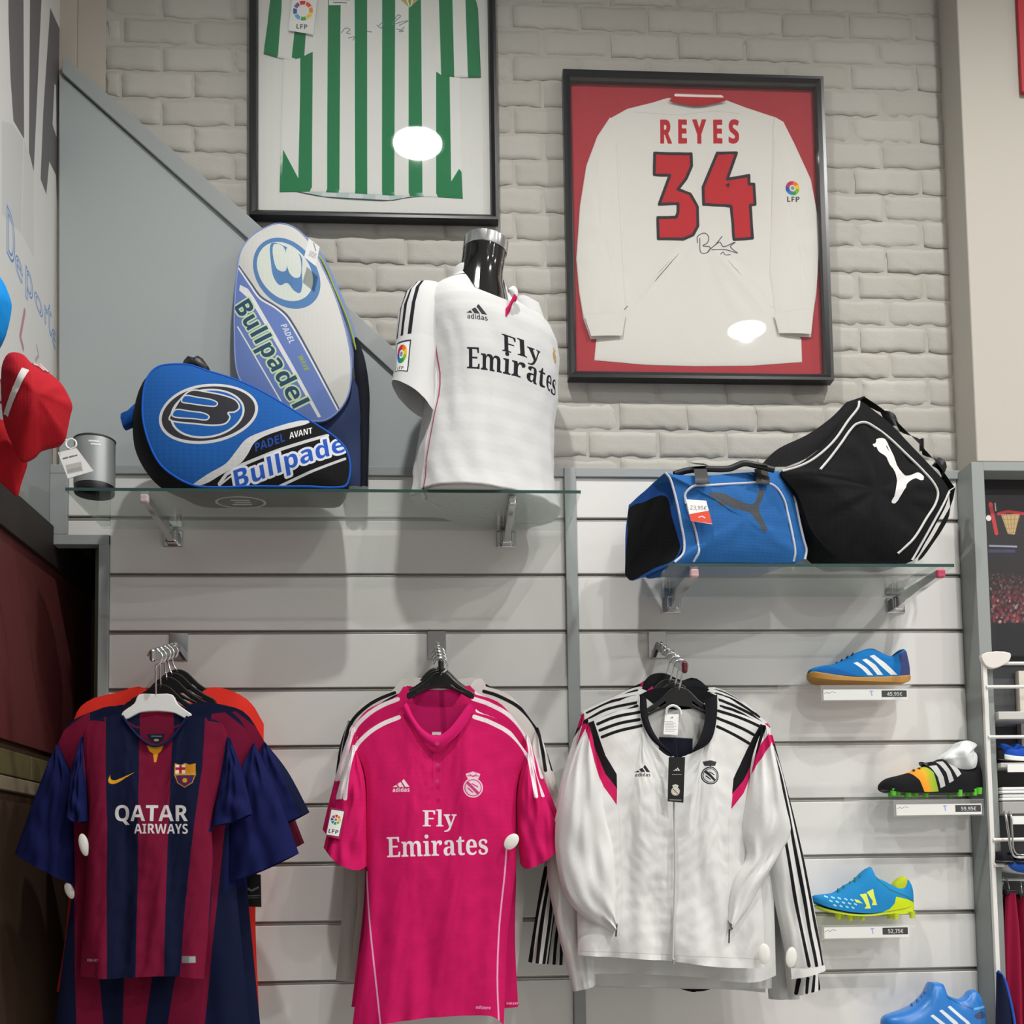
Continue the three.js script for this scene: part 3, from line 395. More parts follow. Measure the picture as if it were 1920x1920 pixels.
{ // pale padel bag standing upright behind it
  const pl = plane(0.075, -0.05, 0.02, 560, 880), LB = '#6f86c4', WH = '#d3d3cf';
  const out = blob(zE([350, 65, 270, 90, 180, 145, 110, 240, 85, 380, 68, 600, 68, 820, 80, 1000, 115, 1090, 210, 1200, 380, 1290, 560, 1335, 650, 1330, 740, 1265, 800, 1160, 818, 1000, 800, 830, 745, 620, 690, 470, 630, 340, 580, 235, 520, 150, 440, 85]), 4);
  const tex = print(430, 410, 675, 800, 4, (g) => {
    g.save(); g.translate(420, 400); g.scale(1 / 3.428, 1 / 3.428); g.fillStyle = WH; g.fillRect(0, 0, 1000, 1500);
    fill(g, [[0, 330], [95, 345], [180, 480], [260, 580], [360, 640], [420, 690], [740, 1270], [740, 1500], [0, 1500]], LB);
    const S = '#e9eaec'; line(g, blob([[95, 345], [180, 470], [245, 560], [340, 625], [400, 670], [440, 720], [735, 1255]], 5, false), '#59617a', 16); line(g, blob([[92, 350], [175, 478], [240, 570], [335, 632], [392, 678], [430, 725], [730, 1262]], 5, false), S, 11);
    fill(g, [[105, 465], [160, 500], [200, 560], [430, 960], [625, 1310], [605, 1315], [400, 960], [215, 640], [160, 560], [100, 500]], S); line(g, [[90, 735], [375, 1225]], S, 9);
    words(g, 'PADEL', 420, 800, 52, '#d9def0', { rot: 1.12, sx: 0.85, skew: -0.2 }); words(g, 'WAVE', 520, 985, 42, '#9fb63a', { rot: 1.1, sx: 0.9, skew: -0.2 });
    words(g, 'Bullpadel', 105, 570, 155, '#2f5f7e', { rot: 1.04, sx: 1.12, skew: -0.12, align: 'left', stroke: 20, sc: '#cfe0b8' }); words(g, 'Bullpadel', 105, 570, 155, '#35566f', { rot: 1.04, sx: 1.12, skew: -0.12, align: 'left' });
    const el = (x, y, a, b, r, c) => { g.fillStyle = c; g.beginPath(); g.ellipse(x, y, a, b, r, 0, 7); g.fill(); }, RB = '#5b83b4', IN = '#d5dbd4';
    el(408, 405, 258, 190, 0.95, RB); el(398, 395, 215, 158, 0.95, IN);
    fill(g, blob([[310, 205], [400, 230], [500, 290], [508, 400], [510, 500], [495, 540], [460, 525], [415, 475], [370, 490], [330, 440], [310, 340]], 5), RB);
    fill(g, blob([[325, 215], [388, 232], [408, 390], [385, 400], [345, 375]], 5), IN); fill(g, blob([[412, 235], [485, 275], [496, 430], [465, 440], [425, 400]], 5), IN);
    g.restore();
  });
  const t = thing('padel_bag', 'pale grey and lilac padel racket bag standing upright behind the bright blue one', 'sports bag');
  const b = padded(pl, out, zE([420, 700])[0], 0.055, { dome: 0.022, uv: tex.userData.uv, bulge: 0.02, back: 0.95 });
  const gm = cloth('#5a6ea6', { bumpMap: canvasWeave, bumpScale: 0.0006 });
  obj('front_panel', b.face, clothTex(tex, { bumpMap: canvasWeave, bumpScale: 0.0003 }), t); obj('gusset', b.wall(), gm, t); obj('back_panel', b.back, gm, t);
  obj('piping', tube(out.filter((_, i) => i % 2 === 0).map((p) => pl(p[0], p[1], -0.001)), 0.0025, true, 160, 6), cloth('#8b9cd0'), t);
  const q = plane(0.06); const S2 = (l, r, d) => tube(zE(l).map((p, i) => q(p[0], p[1], d)), r, false, 40, 8);
  obj('zip', tube(zE([560, 215, 640, 320, 700, 460, 760, 600, 800, 700, 850, 880]).map((p) => plane(0.062)(p[0], p[1])), 0.003, false, 40, 6), std('#9aa83a', 0.6), t);
  const strapM = cloth('#1f232b'); const sp = (l) => { const p = zE(l), h = p.length / 2, A = p.slice(0, h), B = p.slice(h).reverse(); return sheet(plane(0.055), [A[0], B[0]], B, [A[h - 1], B[h - 1]], A, (u, v) => 0.008 * Math.sin(Math.PI * u) + 0.005 * Math.sin(v * 9), 6, 30); };
  obj('shoulder_strap', sp([840, 800, 835, 950, 850, 1150, 870, 1350, 880, 1550, 870, 1760, 925, 1760, 930, 1550, 932, 1350, 935, 1150, 910, 960, 865, 810]), strapM, t);
  obj('lower_pocket', sp([560, 1330, 640, 1420, 720, 1520, 770, 1620, 790, 1760, 890, 1760, 880, 1600, 880, 1400, 870, 1200, 850, 1050]), cloth('#39456a'), t);
  obj('side_panel', (() => { const A = zE([530, 160, 580, 240, 630, 345, 690, 475, 745, 625, 800, 835, 815, 1000]), B = zE([545, 165, 625, 255, 720, 440, 790, 610, 850, 790, 868, 900, 860, 1000]); return sheet(plane(0.045), [A[0], B[0]], B, [A[6], B[6]], A, (u, v) => 0.012 * (1 - u), 5, 24); })(), cloth('#7c8fbe'), t);
  const tg = print(570, 445, 605, 502, 6, (g) => { g.fillStyle = '#e3e3e3'; g.fillRect(0, 0, 2000, 2000); line(g, [[588, 456], [592, 470]], '#8a8a8a', 2); for (let i = 0; i < 6; i++) line(g, [[582 + i * 2.2, 470 + i], [579 + i * 2.2, 480 + i]], '#888', 1); });
  const tp = zE([545, 160, 615, 215, 590, 340, 515, 280]); obj('price_tag', sheet(plane(0.125), [tp[0], tp[1]], [tp[1], tp[2]], [tp[3], tp[2]], [tp[0], tp[3]], () => 0, 2, 2, tg.userData.uv), std('#fff', 0.5, { map: tg }), t);
}
{ // blue duffel bag
  const pl = plane(0.27, 0.3, 0, 1290, 1050), Bl = '#28609f';
  const out = blob(zD([300, 470, 345, 478, 500, 485, 700, 470, 850, 462, 920, 468, 965, 520, 990, 600, 1010, 700, 1035, 830, 1048, 880, 1030, 935, 900, 946, 700, 944, 450, 944, 360, 950, 352, 940, 400, 890, 402, 830, 385, 730, 365, 620, 345, 520]), 4);
  const tex = print(1240, 880, 1520, 1065, 4, (g) => {
    g.fillStyle = Bl; g.fillRect(0, 0, 3000, 3000); const q = zD([515, 600, 540, 588, 600, 595, 620, 610, 680, 640, 735, 655, 760, 640, 770, 600, 788, 570, 800, 580, 787, 625, 772, 660, 777, 700, 800, 750, 812, 780, 800, 795, 780, 760, 748, 722, 730, 695, 690, 680, 640, 665, 600, 650, 580, 655, 560, 640, 575, 630, 545, 622]);
    fill(g, puma(q), '#4a4d52'); line(g, puma(q), '#4a4d52', 3);
  });
  const t = thing('duffel_bag', 'small blue duffel bag with black end panel and orange price tag', 'sports bag');
  const b = padded(pl, out, zD([690, 720])[0], 0.17, { dome: 0.022, uv: tex.userData.uv, bulge: 0.0, back: 0.93, wave: 0.004, steps: 6 });
  const gm = cloth(Bl, { bumpMap: canvasWeave, bumpScale: 0.0006 });
  obj('front_panel', b.face, clothTex(tex, { bumpMap: canvasWeave, bumpScale: 0.0006 }), t); obj('gusset', b.wall(), gm, t); obj('back_panel', b.back, gm, t);
  const lip = (l, d) => zD(l).map((p) => pl(p[0], p[1], d));
  obj('end_panel', (() => { const T = zD([300, 470, 110, 640]), R = zD([300, 470, 345, 560, 385, 730, 400, 850, 350, 945]), L = zD([110, 640, 92, 800, 92, 920, 90, 1010]), B = zD([90, 1010, 120, 1042, 220, 1005, 350, 945]), D = 0.17;
    const tt = print(1165, 880, 1285, 1100, 4, (g) => { g.fillStyle = '#1e4f98'; g.fillRect(0, 0, 3000, 3000); fill(g, blob(zD([115, 655, 200, 625, 290, 590, 325, 610, 345, 700, 372, 800, 385, 860, 350, 930, 250, 975, 140, 1035, 90, 1050, 90, 950, 108, 800]), 5), '#0e1013'); });
    const Zp = (u) => plane(0.27 - D * (1 - u));
    const pos = []; const g = sheet(Z(0.1), zD([110, 640, 200, 560, 300, 470]), R, B, L, () => 0, 16, 16, tt.userData.uv); const a = g.attributes.position;
    for (let i = 0; i < a.count; i++) { const u = (i % 17) / 16, v = Math.floor(i / 17) / 16, w = V(a.getX(i), a.getY(i), a.getZ(i)), s = w.clone().project(camera); const px = (s.x + 1) * 960, py = (1 - s.y) * 960; const k = Zp(u)(px, py); a.setXYZ(i, k.x - 0.012 * Math.sin(Math.PI * u) * Math.sin(Math.PI * v), k.y, k.z + 0.004 * noise(u * 3, v * 3)); }
    g.computeVertexNormals(); return obj('end_panel', g, clothTex(tt, { bumpMap: canvasWeave, bumpScale: 0.0008 }), t); })().geometry, M.black, t).removeFromParent();
  const wh = cloth('#c9ccd6');
  obj('piping', [tube(lip([300, 470, 325, 500, 345, 560, 365, 640, 385, 740, 402, 840, 395, 900, 350, 945], 0.002), 0.003, false, 50), tube(zD([400, 890, 405, 640, 400, 590, 430, 555, 520, 545, 700, 535, 830, 535, 880, 560, 915, 620, 940, 700, 960, 800, 980, 900, 980, 940]).slice(1).map((p) => b.surf(p[0], p[1], 0.001)), 0.003, false, 90), tube(zD([400, 600, 420, 680, 445, 760, 465, 850, 465, 900, 450, 942]).map((p) => b.surf(p[0], p[1], 0.001)), 0.003, false, 40), tube(lip([920, 468, 965, 530, 990, 620, 1010, 720, 1035, 830, 1048, 880, 1040, 930], 0.002), 0.0032, false, 50)], wh, t);
  for (const x of [445, 765]) { const p = zD([x, 455, x + 68, 455, x + 58, 550, x - 15, 545]); obj('handle', [sheet(pl, [p[0], p[1]], [p[1], p[2]], [p[3], p[2]], [p[0], p[3]], (u, v) => 0.024 * Math.min(1, 0.2 + v) + 0.003, 4, 6), sheet(plane(0.22), zD([x - 25, 420, x + 60, 425]), zD([x + 60, 425, x + 68, 470]), zD([x, 462, x + 68, 470]), zD([x - 25, 420, x, 462]), (u, v) => 0.006 + 0.04 * v, 4, 4)], M.black, t); }
  obj('handle_grip', tube(zD([350, 478, 420, 458, 520, 450, 640, 448, 720, 420, 790, 432, 880, 455]).map((p) => plane(0.24)(p[0], p[1])), 0.008, false, 40, 8), M.black, t);
  const tg = print(1286, 932, 1338, 986, 8, (g) => { g.fillStyle = '#f2f1ef'; g.fillRect(0, 0, 3000, 3000); fill(g, zD([425, 690, 545, 668, 553, 740, 438, 725]), '#e0482c'); words(g, '23,95€', ...zD([478, 655])[0], 10.5, '#333', { weight: '', rot: 0.03 }); line(g, zD([480, 705, 500, 700, 512, 708]), '#f5d8d0', 2); });
  const p = zD([415, 610, 520, 618, 552, 742, 438, 725]); obj('price_tag', sheet(plane(0.297), [p[0], p[1]], [p[1], p[2]], [p[3], p[2]], [p[0], p[3]], () => 0, 3, 3, tg.userData.uv), std('#fff', 0.55, { map: tg }), t, undefined);
}
{ // black duffel bag tipped onto its corner
  const pl = plane(0.19, 0.1, 0, 1580, 1050), K = '#141416';
  const out = blob(zD([1330, 92, 1420, 150, 1500, 215, 1600, 320, 1700, 425, 1775, 510, 1805, 568, 1790, 640, 1740, 735, 1680, 840, 1612, 936, 1420, 935, 1245, 934, 1140, 855, 1075, 770, 1040, 680, 1000, 580, 915, 465, 1010, 425, 1110, 350, 1200, 250, 1270, 160]), 4);
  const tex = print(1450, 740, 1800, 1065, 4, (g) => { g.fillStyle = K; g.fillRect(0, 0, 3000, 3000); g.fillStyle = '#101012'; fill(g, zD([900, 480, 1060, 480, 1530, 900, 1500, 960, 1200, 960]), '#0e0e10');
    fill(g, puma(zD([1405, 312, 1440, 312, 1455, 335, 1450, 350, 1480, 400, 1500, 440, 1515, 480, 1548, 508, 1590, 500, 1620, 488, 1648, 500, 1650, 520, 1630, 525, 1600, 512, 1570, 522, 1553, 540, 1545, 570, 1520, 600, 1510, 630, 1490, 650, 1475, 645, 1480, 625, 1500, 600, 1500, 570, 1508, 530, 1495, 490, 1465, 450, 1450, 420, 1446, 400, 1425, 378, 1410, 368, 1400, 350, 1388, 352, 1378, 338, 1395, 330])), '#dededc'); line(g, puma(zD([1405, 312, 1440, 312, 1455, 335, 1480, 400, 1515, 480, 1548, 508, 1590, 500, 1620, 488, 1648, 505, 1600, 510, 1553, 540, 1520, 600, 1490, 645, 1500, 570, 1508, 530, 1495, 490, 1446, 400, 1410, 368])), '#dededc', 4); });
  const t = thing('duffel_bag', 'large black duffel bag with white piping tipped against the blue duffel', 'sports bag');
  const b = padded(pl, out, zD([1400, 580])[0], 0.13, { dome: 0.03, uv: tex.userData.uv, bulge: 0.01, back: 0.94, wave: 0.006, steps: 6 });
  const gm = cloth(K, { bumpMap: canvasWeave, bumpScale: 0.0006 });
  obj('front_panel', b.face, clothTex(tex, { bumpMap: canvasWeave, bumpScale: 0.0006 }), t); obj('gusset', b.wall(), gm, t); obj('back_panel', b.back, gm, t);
  { const T = zD([800, 440, 890, 350, 1060, 265, 1185, 175, 1262, 96]), B = zD([915, 465, 1010, 425, 1110, 350, 1200, 250, 1270, 160, 1330, 92]); obj('end_panel', sheet(plane(0.15, 0.1, 0, 1500, 900), T, zD([1262, 96, 1330, 92]), B, zD([800, 440, 915, 465]), (u, v) => 0.012 * Math.sin(Math.PI * v) * Math.sin(Math.PI * u) + 0.035 * v, 20, 8), cloth('#17171a', { bumpMap: canvasWeave, bumpScale: 0.0008 }), t); }
  { const A = zD([1330, 92, 1435, 148, 1510, 172, 1545, 250, 1660, 300, 1662, 372, 1745, 402, 1782, 450, 1758, 512, 1805, 562]), B = zD([1330, 94, 1440, 170, 1560, 285, 1700, 430, 1800, 566]); obj('zip_side', sheet(plane(0.15, 0.1, 0, 1680, 900), A, zD([1805, 562, 1800, 566]), B, zD([1330, 92, 1330, 94]), (u, v) => 0.03 * v, 30, 5), cloth('#101013', { bumpMap: canvasWeave, bumpScale: 0.001 }), t); }
  { const A = zD([1805, 568, 1808, 690, 1770, 770, 1730, 830, 1660, 925, 1640, 938]), B = zD([1805, 568, 1790, 640, 1740, 735, 1680, 840, 1612, 937]); obj('lower_end_panel', sheet(plane(0.15, 0.1, 0, 1720, 1000), B, zD([1612, 937, 1640, 938]), A, zD([1805, 568, 1805, 569]), (u, v) => 0.03 * (1 - v), 20, 5), cloth('#17171a'), t); }
  const wh = cloth('#cfcfcd'), on = (l, r = 0.0032) => tube(zD(l).map((p) => b.surf(p[0], p[1], 0.0015)), r, false, l.length * 4);
  obj('piping', [on([1328, 94, 1318, 130, 1265, 200, 1195, 300, 1130, 365, 1060, 415, 990, 445, 920, 462]), on([1103, 470, 1160, 405, 1220, 325, 1270, 255, 1300, 225, 1345, 217, 1400, 245, 1470, 300, 1560, 385, 1650, 470, 1710, 540, 1732, 585, 1720, 640, 1670, 720, 1600, 830, 1525, 903]), on([1805, 572, 1765, 650, 1720, 730, 1670, 820, 1607, 935])], wh, t);
  const k = (l) => { const p = zD(l); return sheet(plane(0.12), [p[0], p[1]], [p[1], p[2]], [p[3], p[2]], [p[0], p[3]], (u) => 0.012 * Math.sin(Math.PI * u) + 0.01, 6, 3); };
  for (const l of [[1430, 150, 1515, 175, 1540, 245, 1470, 235], [1640, 300, 1662, 310, 1665, 380, 1640, 365], [1740, 395, 1785, 448, 1760, 512, 1705, 440]]) obj('strap', k(l), M.black, t);
}

// ---------------------------------------------------------------- dressed torso
{
  const zc = 0.165, yaw = 0.62, t = thing('mannequin_torso', 'headless black torso with chrome neck cap wearing a white short sleeved jersey', 'mannequin');
  const C = (px, py, z = zc) => P(px, py, z), s = 1 / Z(zc).ppm;
  const sec = [[958, 914, 155], [930, 912, 150], [900, 911, 146], [860, 913, 142], [820, 917, 138], [780, 921, 136], [740, 924, 137], [700, 925, 140], [660, 923, 143], [630, 919, 144], [605, 913, 138], [585, 905, 126], [568, 898, 108], [552, 895, 88], [540, 895, 70], [530, 896, 57], [522, 897, 52]];
  const rowY = sec.map((q) => C(q[1], q[0]).y), y0 = yS1 + 0.001, y1 = rowY[rowY.length - 1];
  const rows = sec.map((q, i) => { const k = i / (sec.length - 1), top = Math.max(0, (i - 10) / 6); return { c: V(C(q[1], q[0]).x, i ? Math.max(rowY[i], y0 + 0.004 * i) : y0, zc - 0.012 * top), a: q[2] * s * 1.0, b: q[2] * s * (0.66 - 0.0 * k) * (i < 1 ? 1 : 1) + (top ? 0.012 * top : 0), yaw, p: i < 12 ? 2.3 : 2, dy: (a) => -0.17 * top * Math.pow(Math.max(0, Math.cos(a)), 5), f: (a) => 1 + 0.8 * top * Math.pow(Math.max(0, Math.cos(a)), 5) + (i < 9 ? 0.014 * Math.sin(a * 9 + i * 0.5 + 2 * noise(a, i * 0.2)) * (1 - i / 9) + 0.024 * noise(a * 2.6, i * 0.55) + 0.008 * noise(a * 6 + 4, i * 0.9) : 0) }; });
  const WJ = '#d3d3d3', texW = 2000, texH = 1250, yt = y1, yb = y0;
  // jersey print: u runs round the body with the chest centre at 0.5, v by height
  const tex = canvasTex(texW, texH, (g, w, h) => {
    g.fillStyle = WJ; g.fillRect(0, 0, w, h); const Yp = (py) => (yt - C(915, py).y) / (yt - yb) * h;
    for (let i = 0; i < 26; i++) { g.fillStyle = i % 2 ? '#d1d1d1' : '#d5d5d5'; g.fillRect(0, i * h / 26, w, h / 26); }
    const K = '#232329', cx = w * 0.5;
    words(g, 'Fly', cx - 8, Yp(688), 118, K, { font: 'serif', sx: 0.98 }); words(g, 'Emirates', cx - 16, Yp(724), 150, K, { font: 'serif', sx: 0.76 });
    threebar(g, cx - 210, Yp(640), 118, '#3c3d42'); g.save(); crest(g, cx + 215, Yp(672), 34, '#d8b56a', '#6d6f94'); g.restore();
    line(g, [[w * 0.262, Yp(690)], [w * 0.272, Yp(760)], [w * 0.262, Yp(960)]], '#b0506a', 9); line(g, [[w * 0.25, Yp(690)], [w * 0.26, Yp(760)], [w * 0.25, Yp(960)]], '#f4f4f4', 12); line(g, [[w * 0.738, Yp(690)], [w * 0.738, Yp(960)]], '#b0506a', 9);
    line(g, [[w * 0.30, Yp(545)], [w * 0.36, Yp(523)]], '#232329', 12); line(g, [[w * 0.66, Yp(575)], [w * 0.655, Yp(640)]], '#232329', 9);
    line(g, [[0, Yp(905)], [w, Yp(905)]], '#d4d4d3', 4);
  });
  const uvf = (a, k, q) => [0.5 + (a > Math.PI ? a - 2 * Math.PI : a) / (2 * Math.PI), (q.c.y - yb) / (yt - yb)];
  const fine = []; for (let i = 0; i < rows.length - 1; i++) for (let k = 0; k < 3; k++) { const A = rows[i], B = rows[i + 1], f = k / 3, L = (x, y) => x + (y - x) * f; fine.push({ c: A.c.clone().lerp(B.c, f), a: L(A.a, B.a), b: L(A.b, B.b), yaw, p: L(A.p, B.p), dy: (an) => L(A.dy(an), B.dy(an)), f: (an) => L(A.f(an), B.f(an)) }); } fine.push(rows[rows.length - 1]);
  const jersey = obj('jersey', loft(fine, 72, (a, k, q) => [0.5 + a / (2 * Math.PI), (q.c.y - yb) / (yt - yb)], true, false, [-Math.PI, Math.PI]), clothTex(tex, { bumpMap: knit, bumpScale: 0.0006 }), t);
  const un = C(912, 958); obj('base_plate', loft([[0, 0.93], [-0.0, 0.9], [0.006, 0.9]].map(([d, k]) => ({ c: V(rows[0].c.x, y0 + 0.001 + d, zc), a: rows[0].a * k, b: rows[0].b * k, yaw })), 40, undefined, true), std('#6c6c68', 0.6), t);
  // sleeves
  const sleeveTex = canvasTex(1024, 768, (g, w, h) => { g.fillStyle = WJ; g.fillRect(0, 0, w, h); for (const d of [0, 1, 2]) line(g, [[w * (0.395 + d * 0.052), 0], [w * (0.365 + d * 0.06), h * 0.56]], '#202126', 24); g.fillStyle = '#d8d8d8'; g.fillRect(0, h * 0.56, w, h); g.save(); league(g, w * 0.435, h * 0.7, 130, 165, 0.02); g.restore(); });
  const sl = (pts, z, o) => loft(pts.map(([px, py, hw, dz, tilt]) => ({ c: C(px, py, z + dz), a: hw / Z(z).ppm, b: hw / Z(z).ppm * 1.15, yaw: o.yaw, p: 2.2, f: (a) => 1 + 0.03 * noise(a * 1.6 + py, py / 60), dy: (a) => -tilt * 0.001 * Math.cos(a - 2.2) - tilt * 0.0006 * Math.sin(a) })), 40, (a, k) => [0.5 + a / (2 * Math.PI), 1 - k], true, false, [-Math.PI, Math.PI]);
  obj('sleeve', sl([[812, 534, 12, -0.01, 0], [802, 543, 30, 0, 0], [797, 560, 39, 0.004, 0], [792, 590, 44, 0.01, 0], [788, 630, 45, 0.015, 0], [784, 670, 43, 0.02, 2], [780, 710, 41, 0.022, 8], [777, 738, 41, 0.024, 16], [776, 752, 41, 0.025, 26]], 0.225, { yaw: -0.25 }), clothTex(sleeveTex, { bumpMap: knit, bumpScale: 0.0006 }), jersey);
  obj('sleeve', sl([[978, 560, 12, 0.01, 0], [985, 575, 26, 0, 0], [990, 620, 36, -0.01, 0], [992, 680, 36, -0.02, 0], [993, 740, 37, -0.03, 0], [993, 800, 38, -0.035, 0]], 0.07, { yaw: 0.4 }), cloth(WJ), jersey);
  // neck
  const neckM = M.blackgloss, N0 = C(899, 560), nk = (px, py, r, z) => ({ c: C(px, py, z), a: r * s, b: r * s, yaw: 0, dy: (a) => -0.12 * r * s * Math.sin(a) });
  obj('neck', loft([nk(905, 650, 92, zc + 0.01), nk(900, 615, 76, zc + 0.008), nk(897, 590, 62, zc), nk(897, 560, 56, zc), nk(899, 530, 46, zc + 0.004), nk(902, 510, 42.5, zc + 0.006), nk(905, 495, 41.5, zc + 0.008), nk(907, 480, 41.5, zc + 0.01), nk(909, 472, 41.5, zc + 0.01)], 40), neckM, t);
  obj('neck_cap', loft([nk(909, 473, 42, zc + 0.01), nk(909, 472, 43, zc + 0.01), nk(912, 453, 43, zc + 0.012), nk(912, 452, 42, zc + 0.012)], 40, undefined, false, true), std('#c9cacc', 0.22, { metalness: 0.9 }), t);
  // stand-up collar, open at the front
  const tr = rows[rows.length - 1], cr = (d, k) => ({ c: tr.c.clone().add(V(0, d, 0)), a: tr.a * k, b: tr.b * k, yaw, p: 2, dy: (a) => tr.dy(a) * (1 - d * 3), f: tr.f });
  obj('collar', loft([cr(-0.012, 1.05), cr(0, 1.04), cr(0.014, 0.99), cr(0.02, 0.96), cr(0.018, 0.93), cr(0, 0.94)], 64, undefined, false, false, [0.1, Math.PI * 2 - 0.1]), cloth('#d8d8d8'), jersey);
  const fl = (l, z, m, n2) => { const p = zM(l), h = p.length / 2, A = p.slice(0, h), B = p.slice(h).reverse(); return sheet(plane(z), [A[0], B[0]], B, [A[h - 1], B[h - 1]], A, (u, v) => 0.008 * Math.sin(Math.PI * u), 6, 12); };
  obj('collar_flap', fl([785, 375, 815, 358, 838, 385, 838, 430, 815, 470, 790, 520, 790, 490, 812, 445, 800, 420, 788, 400], zc + 0.118), cloth('#d8d8d8'), jersey);
  obj('collar_lining', fl([818, 412, 832, 412, 836, 432, 810, 475, 775, 545, 763, 542, 762, 500, 785, 470, 800, 440, 812, 420], zc + 0.121), cloth('#c42056'), jersey);
}

// ---------------------------------------------------------------- things at the left end
{ // metal canister
  const c = P(177, 921, 0.25), r = 0.0465, t = thing('metal_canister', 'brushed grey metal canister with black foot on the glass shelf end', 'canister');
  const L = (l, m = 40) => new THREE.LatheGeometry(l.map((p) => new THREE.Vector2(p[0], p[1])), m).translate(c.x, yS1 + 0.0008, c.z);
  obj('body', L([[r - 0.002, 0.018], [r, 0.02], [r, 0.128], [r - 0.001, 0.1295]]), std('#a6aaab', 0.42, { metalness: 0.55 }), t);
  obj('rim', L([[r - 0.004, 0.126], [r + 0.001, 0.127], [r + 0.0015, 0.13], [r - 0.001, 0.132], [r - 0.006, 0.131]]), std('#3a3a3a', 0.5), t);
  obj('foot', L([[0, 0], [r - 0.003, 0], [r - 0.001, 0.003], [r - 0.001, 0.019], [r - 0.004, 0.0195]]), M.black, t);
  obj('label_print', (() => { const g = new THREE.CylinderGeometry(r + 0.0004, r + 0.0004, 0.004, 10, 1, true, 0.0, 0.5); return [g.clone().translate(c.x, yS1 + 0.113, c.z), g.clone().rotateY(0.1).translate(c.x, yS1 + 0.106, c.z)]; })(), std('#e9e9e6', 0.4), t);
}
function cap(label, z, out, ctr, dome, color, brim, brimC, extra) {
  const t = thing('baseball_cap', label, 'cap'), pl = plane(z, 0.35), b = padded(pl, blob(out, 5), ctr, 0.07, { dome, pow: 2.2, back: 0.8, wave: 0.004 });
  obj('crown', [b.face, b.wall(), b.back], cloth(color, { bumpMap: canvasWeave, bumpScale: 0.0004 }), t);
  if (brim) { const q = padded(plane(z + 0.03, 0.2), blob(brim, 4), brimC, 0.006, { dome: 0.012, wave: 0.002 }); obj('brim', [q.face, q.wall(), q.back], cloth('#b81e28'), t); }
  extra?.(t, b, pl);
  const w = b.surf(...ctr); obj('wall_peg', rod(V(WX - 0.001, w.y + 0.01, w.z - 0.07), V(w.x, w.y + 0.01, w.z - 0.05), 0.004), M.steel, t); return t;
}
cap('red baseball cap with white stripe and a white price tag hanging on left wall', 0.42, zK([10, 420, 30, 240, 90, 140, 170, 122, 270, 155, 350, 240, 470, 310, 600, 390, 700, 490, 770, 610, 815, 730, 790, 850, 760, 1000, 730, 1110, 600, 1150, 480, 1190, 390, 1280, 250, 1330, 120, 1120, 40, 900]), zK([390, 740])[0], 0.06, '#b01c28', zK([-60, 900, 60, 900, 110, 1020, 210, 1180, 300, 1360, 270, 1480, 230, 1600, 190, 1725, 100, 1660, 0, 1570, -60, 1520]), zK([120, 1330])[0], (t, b, pl) => {
  const st = zK([250, 412, 330, 440, 90, 890, 40, 830]); obj('white_stripe', (() => { const A = curve([st[0], st[3]]), B = curve([st[1], st[2]]); const g = sheet(pl, [st[0], st[1]], [st[1], st[2]], [st[3], st[2]], [st[0], st[3]], () => 0, 4, 14), a = g.attributes.position; for (let j = 0; j <= 14; j++) for (let i = 0; i <= 4; i++) { const p0 = A(j / 14), p1 = B(j / 14), w = b.surf(p0[0] + (p1[0] - p0[0]) * i / 4, p0[1] + (p1[1] - p0[1]) * i / 4, 0.002); a.setXYZ(j * 5 + i, w.x, w.y, w.z); } g.computeVertexNormals(); return g; })(), cloth('#dcd8d4'), t);
  obj('embroidery', [[370, 285, 430, 285, 500, 370], [440, 262, 490, 310, 545, 372]].map((l) => tube(zK(l).map((p) => b.surf(p[0], p[1], 0.003)), 0.0022, false, 16, 6)), cloth('#e2c4c4'), t);
  obj('adjuster', tube(zK([400, 1280, 470, 1210, 580, 1160, 680, 1180]).map((p) => plane(0.45)(p[0], p[1])), 0.004, false, 20, 6), std('#d8b0ae', 0.6), t);
  const tg = print(100, 830, 180, 902, 8, (g) => { g.fillStyle = '#ececeb'; g.fillRect(0, 0, 400, 2000); line(g, zK([715, 1322, 760, 1310]), '#77777c', 3.4); line(g, zK([785, 1303, 830, 1293]), '#77777c', 3.4); line(g, zK([850, 1288, 865, 1284]), '#77777c', 3); g.save(); g.translate(...zK([840, 1430])[0]); g.rotate(-0.22); g.fillStyle = '#bdbdbb'; g.fillRect(-15, -9, 30, 18); for (let i = 0; i < 12; i++) { g.fillStyle = '#8d8d8c'; g.fillRect(-13 + i * 2.2, 0, 1.1, 7); } g.restore(); });
  const p = zK([650, 1250, 860, 1200, 1060, 1465, 770, 1550]); obj('price_tag', sheet(plane(0.47), [p[0], p[1]], [p[1], p[2]], [p[3], p[2]], [p[0], p[3]], (u, v) => 0.004 * v, 4, 4, tg.userData.uv), std('#ffffff', 0.5, { map: tg }), t);
  const c = plane(0.465)(...zK([800, 1155])[0]); obj('tag_ring', new THREE.TorusGeometry(0.011, 0.0022, 8, 28).translate(c.x, c.y, c.z), M.paper, t);
  obj('tag_string', tube([b.surf(...zK([690, 1085])[0], -0.01), plane(0.46)(...zK([740, 1110])[0]), V(c.x, c.y + 0.011, c.z)], 0.0012, false, 16, 5), M.paper, t);
});
cap('bright blue baseball cap on the left wall above the red one', 0.5, z1([-90, 560, -60, 520, -20, 505, 2, 522, 14, 545, 22, 572, 18, 600, 10, 625, 0, 640, -30, 652, -70, 640]), [-30, 575], 0.05, '#1288d6');

